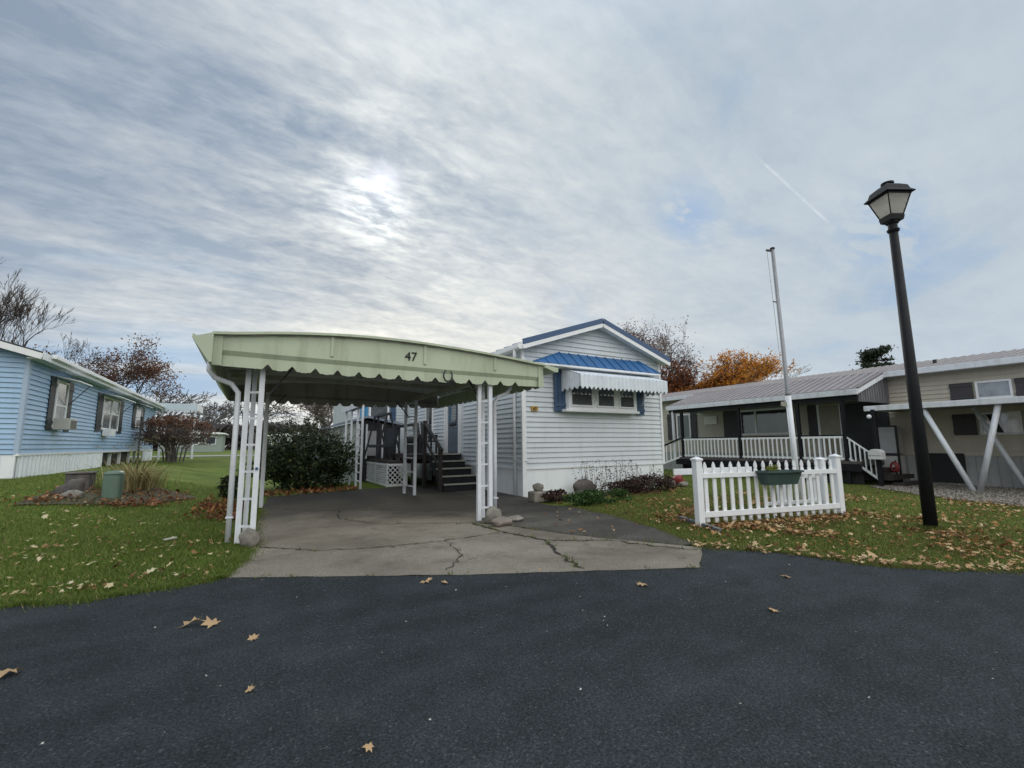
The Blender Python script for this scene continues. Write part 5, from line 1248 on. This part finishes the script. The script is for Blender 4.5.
    # openings
    window(t, 'u', w - .02, 14.1, 14.9, 1.45, 2.62, -1, .07, .05); slat_shutter(t, 'u', w - .01, 13.75, 14.08, 1.4, 2.66, -1, brown_shutter, 1); slat_shutter(t, 'u', w - .01, 14.95, 15.45, 1.4, 2.66, -1, brown_shutter, 1)
    MB().box(w - .08, w - .04, 12.7, 13.35, 2.08, 2.44).build('wall_panel', M('panel_cream', (.8, .78, .73), .6, .05, 3), t, bev=.006)
    slat_shutter(t, 'u', w - .01, 11.75, 12.4, 1.4, 2.6, -1, brown_shutter, 1)
    window(t, 'u', w - .02, 9.45, 11.65, 1.55, 2.6, -1, .08, .05, mull=(10.95,))
    slat_shutter(t, 'u', w - .01, 8.62, 8.95, 1.4, 2.6, -1, brown_shutter, 1)
    d = MB().box(w - .06, w - .02, 7.9, 8.55, .72, 2.55).build('door', M('door_tan', (.3, .28, .22), .5, .1, 4), t); MB().tube([(w - .1, 8.0, 1.6), (w - .1, 8.06, 1.6)], .02, 8).build('handle', galv, d)
    MB().box(w - .12, w - .04, 6.5, 7.76, .70, 2.56).build('dark_porch_panel', M('dark_porch_panel', (.022, .025, .03), .6, .2, 3), t)
    fr = MB(); fr.box(w - .075, w - .02, 7.8, 7.9, .7, 2.62); fr.box(w - .075, w - .02, 8.55, 8.62, .7, 2.62); fr.build('door_frame', white_trim, t)
    window(t, 'u', w - .02, 3.70, 4.42, 2.42, 2.92, -1, .05, .06, gm=glass_pale)
    slat_shutter(t, 'u', w - .01, 4.47, 4.97, 2.42, 2.92, -1, brown_shutter, 1); slat_shutter(t, 'u', w - .01, 3.12, 3.65, 2.42, 2.92, -1, brown_shutter, 1)
    slat_shutter(t, 'u', w - .01, 4.5, 5.0, 1.42, 2.02, -1, brown_shutter, 1); window(t, 'u', w - .02, 3.62, 4.44, 1.42, 2.04, -1, .05, .05, gm=glass)
    slat_shutter(t, 'u', w - .01, 3.05, 3.55, 1.42, 2.02, -1, brown_shutter, 1)
    MB().box(w - .07, w - .05, 4.85, 5.75, .05, .9).build('dark_hatch', M('dark_hatch', (.02, .02, .022), .8, .2, 5), t)
right_home()
def vcarport():
    t = thing('carport', 'flat white metal carport on slanted V shaped posts at the right edge', 'carport', (16.7, 2, 0))
    MB().box(15.66, 17.77, -8, 6.28, 2.19, 2.24).build('roof', M('vcarport_roof', (.30, .31, .31), .6, .1, 2), t)
    MB().box(15.58, 15.66, -8, 6.30, 2.14, 2.29).build('roof_edge', white_metal, t, bev=.01); MB().box(15.66, 17.7, 6.28, 6.33, 2.17, 2.26).build('roof_edge', white_metal, t)
    r = MB(); 
    for i in range(30): r.box(15.66, 17.7, -7.8 + i * .46, -7.74 + i * .46, 2.241, 2.27)
    r.build('roof_rib', white_metal, t)
    for u in (15.72, 17.3):
        for v in ((4.15, -.2) if u < 16 else (3.55, -.8)):
            for s, top in ((1, .85), (-1, -.6)):
                MB().tube([(u, v + s * .05, -.02), (u, v + top, 2.17)], .062, 12).build('slanted_post', white_metal, t, smooth=True)
    MB().tube([(15.7, 4.98, 2.06), (15.7, 5.06, 2.12)], .05, 10).build('bracket', dark_metal, t)
vcarport()
def right_small():
    x, y = 15.62, 6.08; t = thing('mailbox', 'rounded white mailbox on a dark post at the foot of the porch stairs', 'mailbox', (x, y, 0))
    MB().box(x - .05, x + .05, y - .05, y + .05, 0, 2.18).build('post', black_paint, t)
    prof = [(-.16, 0), (.16, 0), (.16, .14)] + [(.16 * math.cos(R(a)), .14 + .09 * math.sin(R(a))) for a in range(20, 180, 20)] + [(-.16, .14)]
    MB().prism([(x - .34, y + a - .04, .76 + b * 1.25) for a, b in prof], (.28, 0, 0)).build('box', M('mailbox_white', (.62, .62, .62), .5, .1, 5), t, bev=.01)
    MB().box(x - .346, x - .341, y - .19, y + .11, .86, .87).build('seam', dark_metal, t)
    c = thing('storage_cabinet', 'white panelled cabinet with dark frame standing behind the mailbox', 'cabinet', (17.3, 6.4, 0))
    x0, x1, y0, y1 = 17.1, 17.6, 6.12, 6.72
    fr = MB(); fr.box(x0, x0 + .05, y0, y0 + .05, 0, 1.75); fr.box(x0, x0 + .05, y1 - .05, y1, 0, 1.75); fr.box(x0, x0 + .05, y0 + .05, y1 - .05, 1.70, 1.75); fr.box(x0, x0 + .05, y0 + .05, y1 - .05, .82, .90); fr.box(x0, x0 + .05, y0 + .05, y1 - .05, 0, .1); fr.build('frame', dark_metal, c)
    MB().box(x0 + .015, x1, y0 + .052, y1 - .052, .1, .818).build('lower_panel', M('cabinet_white', (.5, .5, .48), .5, .08, 4), c); MB().box(x0 + .015, x1, y0 + .052, y1 - .052, .902, 1.698).build('upper_panel', M('cabinet_white2', (.42, .43, .44), .5, .08, 4), c)
    # coiled red hose on ground hook
    h = MB(); pts = [(16.6 + .02 * i / 10, 6.12 + (.05 + .001 * i) * math.cos(i * .55), .5 + (.10 + .001 * i) * math.sin(i * .55)) for i in range(60)]; h.tube(pts, .022, 6)
    tag(h.build('garden_hose', red_plastic, loc=(16.6, 6.1, .3)), 'coiled red hose hanging in front of the white cabinet', 'hose')
    hk = thing('hose_stand', 'thin dark stake stand holding the red hose', 'hose stand', (16.72, 6.1, 0)); MB().box(16.71, 16.74, 6.08, 6.12, 0, .70).build('stake', dark_metal, hk); MB().bar((16.73, 6.1, .66), (16.58, 6.1, .64), .02, .02).build('hook', dark_metal, hk)
    l = thing('porch_lantern', 'small round white lamp on the black post above the mailbox', 'lamp', (15.57, 6.1, 1.95)); MB().tube([(15.575, 6.12, 1.93), (15.52, 6.14, 1.93), (15.50, 6.15, 1.95)], .012, 6).build('bracket', dark_metal, l)
    MB().tube([(15.50, 6.15, 1.92), (15.50, 6.15, 1.935), (15.50, 6.15, 1.96), (15.50, 6.15, 1.99), (15.50, 6.15, 2.02), (15.50, 6.15, 2.035)], [.02, .045, .06, .06, .045, .02], 12).build('globe', white_vinyl, l, smooth=True)
right_small()

# ------------------------------------------------------------------ left blue home
def left_home():
    t = thing('mobile_home', 'light blue sided mobile home with black shutters on the left', 'mobile home', (-6.9, 24, .56))
    w, v0, v1, g = -4.93, 15.66, 33.2, .56; wl = -9.6
    ez = 3.58; az = 4.25; ua = (w + wl) / 2
    MB().prism([(wl, v0, 1.1), (w, v0, 1.1), (w, v0, ez), (ua, v0, az), (wl, v0, ez)], (0, v1 - v0, 0)).build('wall', blue_siding, t)
    top = lambda a: ez + (az - ez) * (1 - abs(a - ua) / (w - ua))
    sd = MB(); siding(sd, 'u', w + .002, v0, v1, 1.14, 3.58, 1, .125, .032); sd.build('side_siding', blue_siding, t)
    sd = MB(); siding(sd, 'v', v0 - .002, wl, w, 1.14, top, -1, .125, .032); sd.build('front_siding', blue_siding, t)
    MB().box(w - .06, w + .03, v0 - .035, v0 + .12, 1.1, ez).build('corner_trim', blue_trim2, t)
    sk = MB(); white = white_skirt
    ribbed(sk, 'u', w + .005, v0, 23.0, .50, 1.12, 1, .26, .035); sk.build('skirting', white, t)
    ribbed(MB(), 'u', w + .005, 30.5, v1, .50, 1.12, 1, .26, .035).build('skirting', white, t); ribbed(MB(), 'v', v0, wl, w, .5, 1.12, -1, .26, .035).build('skirting', white, t)
    MB().box(w - .01, w + .05, v0 - .04, v1, 1.09, 1.15).build('skirting_cap', white_trim, t)
    MB().box(w - .8, w - .5, 23, 30.5, .4, 1.12).build('crawl_space_shade', dark_metal, t)  # dark box stands in for the shade under the home where skirting is missing
    for v in (24.6, 26.2, 28.0, 29.2): MB().box(w - .15, w - .05, v, v + .07, .5, 1.12).build('support_stake', white_trim, t)
    e = w + .32; el = wl - .3; rz = lambda x: ez + .02 + (az + .12 - ez) * (1 - abs(x - ua) / (e - ua))
    rf = MB(); rf.prism([(e, v0 - .3, rz(e)), (ua, v0 - .3, rz(ua)), (el, v0 - .3, rz(el)), (el, v0 - .3, rz(el) + .06), (ua, v0 - .3, rz(ua) + .06), (e, v0 - .3, rz(e) + .06)], (0, v1 - v0 + .6, 0)); rf.build('roof', shingles, t)
    fz = rz(e)
    MB().box(e, e + .02, v0 - .3, v1 + .3, fz - .13, fz + .05).build('eave_fascia', white_trim, t); MB().box(w + .03, e, v0 - .28, v1 + .3, fz - .12, fz - .10).build('soffit', M('soffit_green_white', (.55, .6, .58), .6, .05, 2), t)
    MB().box(e + .02, e + .12, v0 + .2, v1 + .2, fz - .03, fz + .075).build('gutter', white_trim, t, bev=.01)
    rk = MB(); 
    for a, b in (((e, fz), (ua, rz(ua))), ((ua, rz(ua)), (el, rz(el)))): rk.bar((a[0], v0 - .31, a[1] - .06), (b[0], v0 - .31, b[1] - .06), .03, .15)
    rk.build('rake_fascia', white_trim, t)
    for (a, b, z0, z1, s0, s1, mull, h, aw) in ((17.5, 18.45, 1.85, 3.22, 17.08, 18.9, (), (2.5,), True), (22.3, 24.7, 1.95, 3.22, 21.6, 25.4, (23.5,), (2.6,), True), (27.9, 29.3, 2.25, 3.25, 27.3, 29.9, (), (2.75,), False)):
        wd = window(t, 'u', w + .02, a, b, z0, z1, 1, .07, .05, mull=mull, hor=h, gm=M_glass_dark('lace_curtain_glass', (.16, .18, .2), .12))
        slat_shutter(t, 'u', w + .0, s0, a - .03, z0 - .08, z1 + .06, 1, shutter_black, 1); slat_shutter(t, 'u', w + .0, b + .03, s1, z0 - .08, z1 + .06, 1, shutter_black, 1)
        if aw:
            k = MB().prism([(w + .06, a - .1, z1 + .10), (w + .55, a - .1, z1 - .02), (w + .55, a - .1, z1 - .05), (w + .06, a - .1, z1 + .07)], (0, b - a + .25, 0)).build('window_awning', white_trim, t)
            MB().tube([(w + .08, b, z0 + .7), (w + .52, b + .08, z1 - .04)], .012, 6).build('awning_arm', dark_metal, k)
        else: MB().prism([(w + .06, a - .1, z1 + .18), (w + .45, a - .1, z1 + .05), (w + .45, a - .1, z1 + .02), (w + .06, a - .1, z1 + .15)], (0, b - a + .2, 0)).build('window_awning', white_trim, t)
    ac = MB().box(w + .06, w + .42, 17.5, 18.1, 1.80, 2.12).build('air_conditioner', M('aircon', (.48, .48, .45), .5, .1, 5), t, bev=.01)
    gr = MB(); [gr.box(w + .421, w + .43, 17.55, 18.05, 1.83 + i * .036, 1.845 + i * .036) for i in range(7)]; gr.build('grille', dark_metal, ac)
    bx = MB().box(w + .06, w + .3, 22.5, 23.2, 1.72, 1.98).build('flower_box', white_trim, t)
    # porch roof at the far end
    pc = MB().box(w + .0, w + 2.0, 33.3, 36.5, 3.72, 3.79).build('porch_roof', white_metal, t)
    MB().box(w, w + 2.0, 33.26, 33.3, 3.45, 3.86).build('porch_fascia', M('porch_bluewhite', (.5, .6, .66), .5, .05, 2), t); MB().box(w + 2.0, w + 2.04, 33.2, 36.5, 3.45, 3.86).build('porch_side_fascia', white_trim, t)
    sc = MB(); q = w + .05
    while q < w + 1.95: sc.prism([(q, 33.27, 3.45), (q + .16, 33.27, 3.45), (q + .13, 33.27, 3.36), (q + .03, 33.27, 3.36)], (0, .015, 0)); q += .18
    sc.build('porch_scallops', pc.data.materials[0], t)
    for x in (w + .3, w + 1.9): MB().box(x - .05, x + .05, 33.4, 33.5, .56, 3.72).build('porch_post', white_metal, t)
    window(t, 'v', 36.4, w + .1, w + 1.5, 1.8, 3.0, -1, .06, .05, name='porch_screen')
left_home()

# ------------------------------------------------------------------ distance
def far_home(name, label, loc, w, d, h, wm, rm, group='distant low homes at the back of the park'):
    x, y, z = loc; t = thing(name, label, 'house', loc, group)
    MB().box(x - w / 2, x + w / 2, y, y + d, z, z + h).build('wall', wm, t)
    MB().prism([(x - w / 2 - .4, y - .4, z + h), (x + w / 2 + .4, y - .4, z + h), (x + w / 2 + .4, y - .4, z + h + .15), (x, y - .4, z + h + .6), (x - w / 2 - .4, y - .4, z + h + .15)], (0, d + .8, 0)).build('roof', rm, t)
    for k in (-.3, .05, .32):
        f = MB().box(x + k * w - .55, x + k * w + .55, y - .06, y - .01, z + 1.0, z + 2.1).build('window', white_trim, t); MB().box(x + k * w - .45, x + k * w + .45, y - .08, y - .061, z + 1.1, z + 2.0).build('pane', glass, f)
    MB().box(x - .12 * w, x - .12 * w + .9, y - .05, y - .005, z + .2, z + 2.2).build('door', M('far_door', (.2, .2, .2), .5), t)
far_home('distant_home', 'pale green white roofed home far behind the vase shaped shrub', (-6.9, 74, .56), 7, 8, 2.4, M('far_pale_green', (.27, .32, .30), .6, .05), white_trim)
far_home('distant_home', 'low white home far off between the carport posts', (7, 76, .56), 9, 7, 2.2, white_siding, white_trim)
far_home('distant_home', 'grey home far off at the left beyond the blue home', (-22, 72, .56), 14, 8, 2.5, M('far_grey', (.3, .31, .33), .6, .05), grey_roof)
def woods(name, label, pts, h, n, mat, seed, size=.5):
    C = []
    rnd = random.Random(seed)
    while len(C) < n:
        k = rnd.random() * (len(pts) - 1); i = int(k); p = Vector(pts[i]).lerp(Vector(pts[i + 1]), k - i); q = rnd.random() ** .7 * h * (.7 + .6 * mnoise.noise(Vector((p.x * .09, p.y * .09, seed))) + .15)
        C.append((p.x + rnd.gauss(0, 2), p.y + rnd.gauss(0, 3), .5 + q))
    V, F = leaf_quads(np.array(C), size); o = np_mesh(name, V, F, mat); tag(o, label, 'woods', kind='stuff')
far_wood = M_island('far_woods', [(0, (.05, .048, .05)), (.6, (.08, .07, .07)), (1, (.11, .095, .09))], .9)
woods('distant_woods', 'dark low line of far woods along the horizon', [(-75, 95), (-30, 108), (0, 112), (30, 110), (70, 95)], 5.5, 26000, far_wood, 3)
woods('distant_woods', 'far line of trees beyond the homes on the right', [(60, 70), (85, 40), (90, 0), (80, -40)], 6, 16000, far_wood, 5)
# trees, near to far
tree('bare_tree', 'tall bare grey tree rising behind the left end of the blue home', (-10.0, 28.4, .56), 9.8, .42, 17, bark, depth=8, r0=.17, first=.22, nb=(2, 3), fit=1.9, minr=.006)
tree('bare_tree', 'leaning smaller bare tree beside the tall bare tree behind the blue home', (-8.7, 31, .56), 6.6, .7, 19, bark, depth=7, r0=.13, first=.3, nb=(2, 3), fit=2.2, minr=.007)
tree('red_leaved_tree', 'broad rusty red leaved tree behind the middle of the blue home', (-7.3, 35, .56), 6.9, .85, 5, bark, rust_leaf, 9000, .058, .42, depth=7, r0=.2, first=.22, nb=(2, 3), fit=3.7, minr=.009)
tree('bare_tree', 'distant rounded bare tree above the blue home porch', (-8.4, 66, .56), 7.6, .75, 27, bark_far, depth=6, r0=.28, first=.26, nb=(2, 4), fit=4.6, minr=.03)
tree('bare_tree', 'distant bare tree standing above the far pale green home', (-5.0, 84, .56), 8.4, .6, 33, bark_far, depth=6, r0=.3, first=.26, nb=(2, 4), fit=4.2, minr=.035)
tree('bare_tree', 'spreading bare pinkish tree seen under the carport roof behind the hedge', (4.0, 33, .56), 5.0, .8, 41, bark_grey, grey_twig_leaf, 3500, .06, .3, depth=6, r0=.2, first=.24, nb=(2, 4), fit=3.6, minr=.014)
tree('bare_tree', 'thin bare tree seen left of the hedge under the carport', (.9, 40, .56), 5.2, .7, 44, bark_far, depth=6, r0=.2, first=.26, nb=(2, 3), fit=3.0, minr=.018)
tree('purple_leaved_tree', 'tall thinly leaved purple brown tree behind the white home', (26.2, 24.6, .56), 10.6, .8, 52, bark, purple_tree, 8000, .06, .40, depth=7, r0=.26, first=.24, nb=(2, 4), fit=3.9, minr=.011)
tree('maroon_tree', 'dark maroon leaved tree low between the white home and the orange tree', (27.2, 23.0, .56), 6.7, .8, 55, bark, maroon_leaf, 12000, .075, .34, depth=6, r0=.22, first=.22, nb=(3, 4), fit=3.0, minr=.014)
tree('orange_tree', 'bright orange autumn tree behind the brown metal roof', (29.6, 20.6, .56), 7.5, .8, 58, bark, orange_leaf, 24000, .07, .24, depth=6, r0=.24, first=.22, nb=(3, 4), fit=3.0, minr=.014)
tree('bare_tree', 'faint distant bare tree right of the flagpole above the brown roof', (68, 37, .56), 11.6, .8, 61, bark_far, depth=6, r0=.25, first=.26, nb=(2, 4), fit=6.5, minr=.022)
def pine():
    b = (55, 20.6, .56); H = 10.0; t = thing('pine_tree', 'dark flat topped pine above the brown roof left of the street lamp', 'tree', b)
    MB().tube([b, (b[0], b[1], b[2] + H)], [.3, .08], 8).build('trunk', bark, t)
    C = []; br = MB()
    for i in range(85):
        z = random.uniform(.55, 1) * H; a = random.uniform(0, 6.28); L = (1.05 - (z / H)) * 4.6 + .7; L *= random.uniform(.6, 1.1); e = Vector((b[0] + math.cos(a) * L, b[1] + math.sin(a) * L, b[2] + z + L * .12))
        s = Vector((b[0], b[1], b[2] + z)); br.tube([s, s.lerp(e, .5) - Vector((0, 0, .1)), e], [.07, .05, .02], 5, caps=False)
        for j in range(80):
            k = random.uniform(.35, 1.05); c = s.lerp(e, k); C.append((c.x + random.gauss(0, .28), c.y + random.gauss(0, .28), c.z + random.gauss(0, .1)))
    br.build('branches', bark, t); V, F = leaf_quads(np.array(C), .2, asp=.35); np_mesh('crown', V, F, pine_leaf, t)
pine()

vs = scene.view_settings
vs.view_transform = 'Standard'; vs.look = 'None'; vs.exposure = .5; vs.gamma = 1; vs.use_curve_mapping = False
scene.cycles.max_bounces = 6; scene.cycles.use_denoising = True
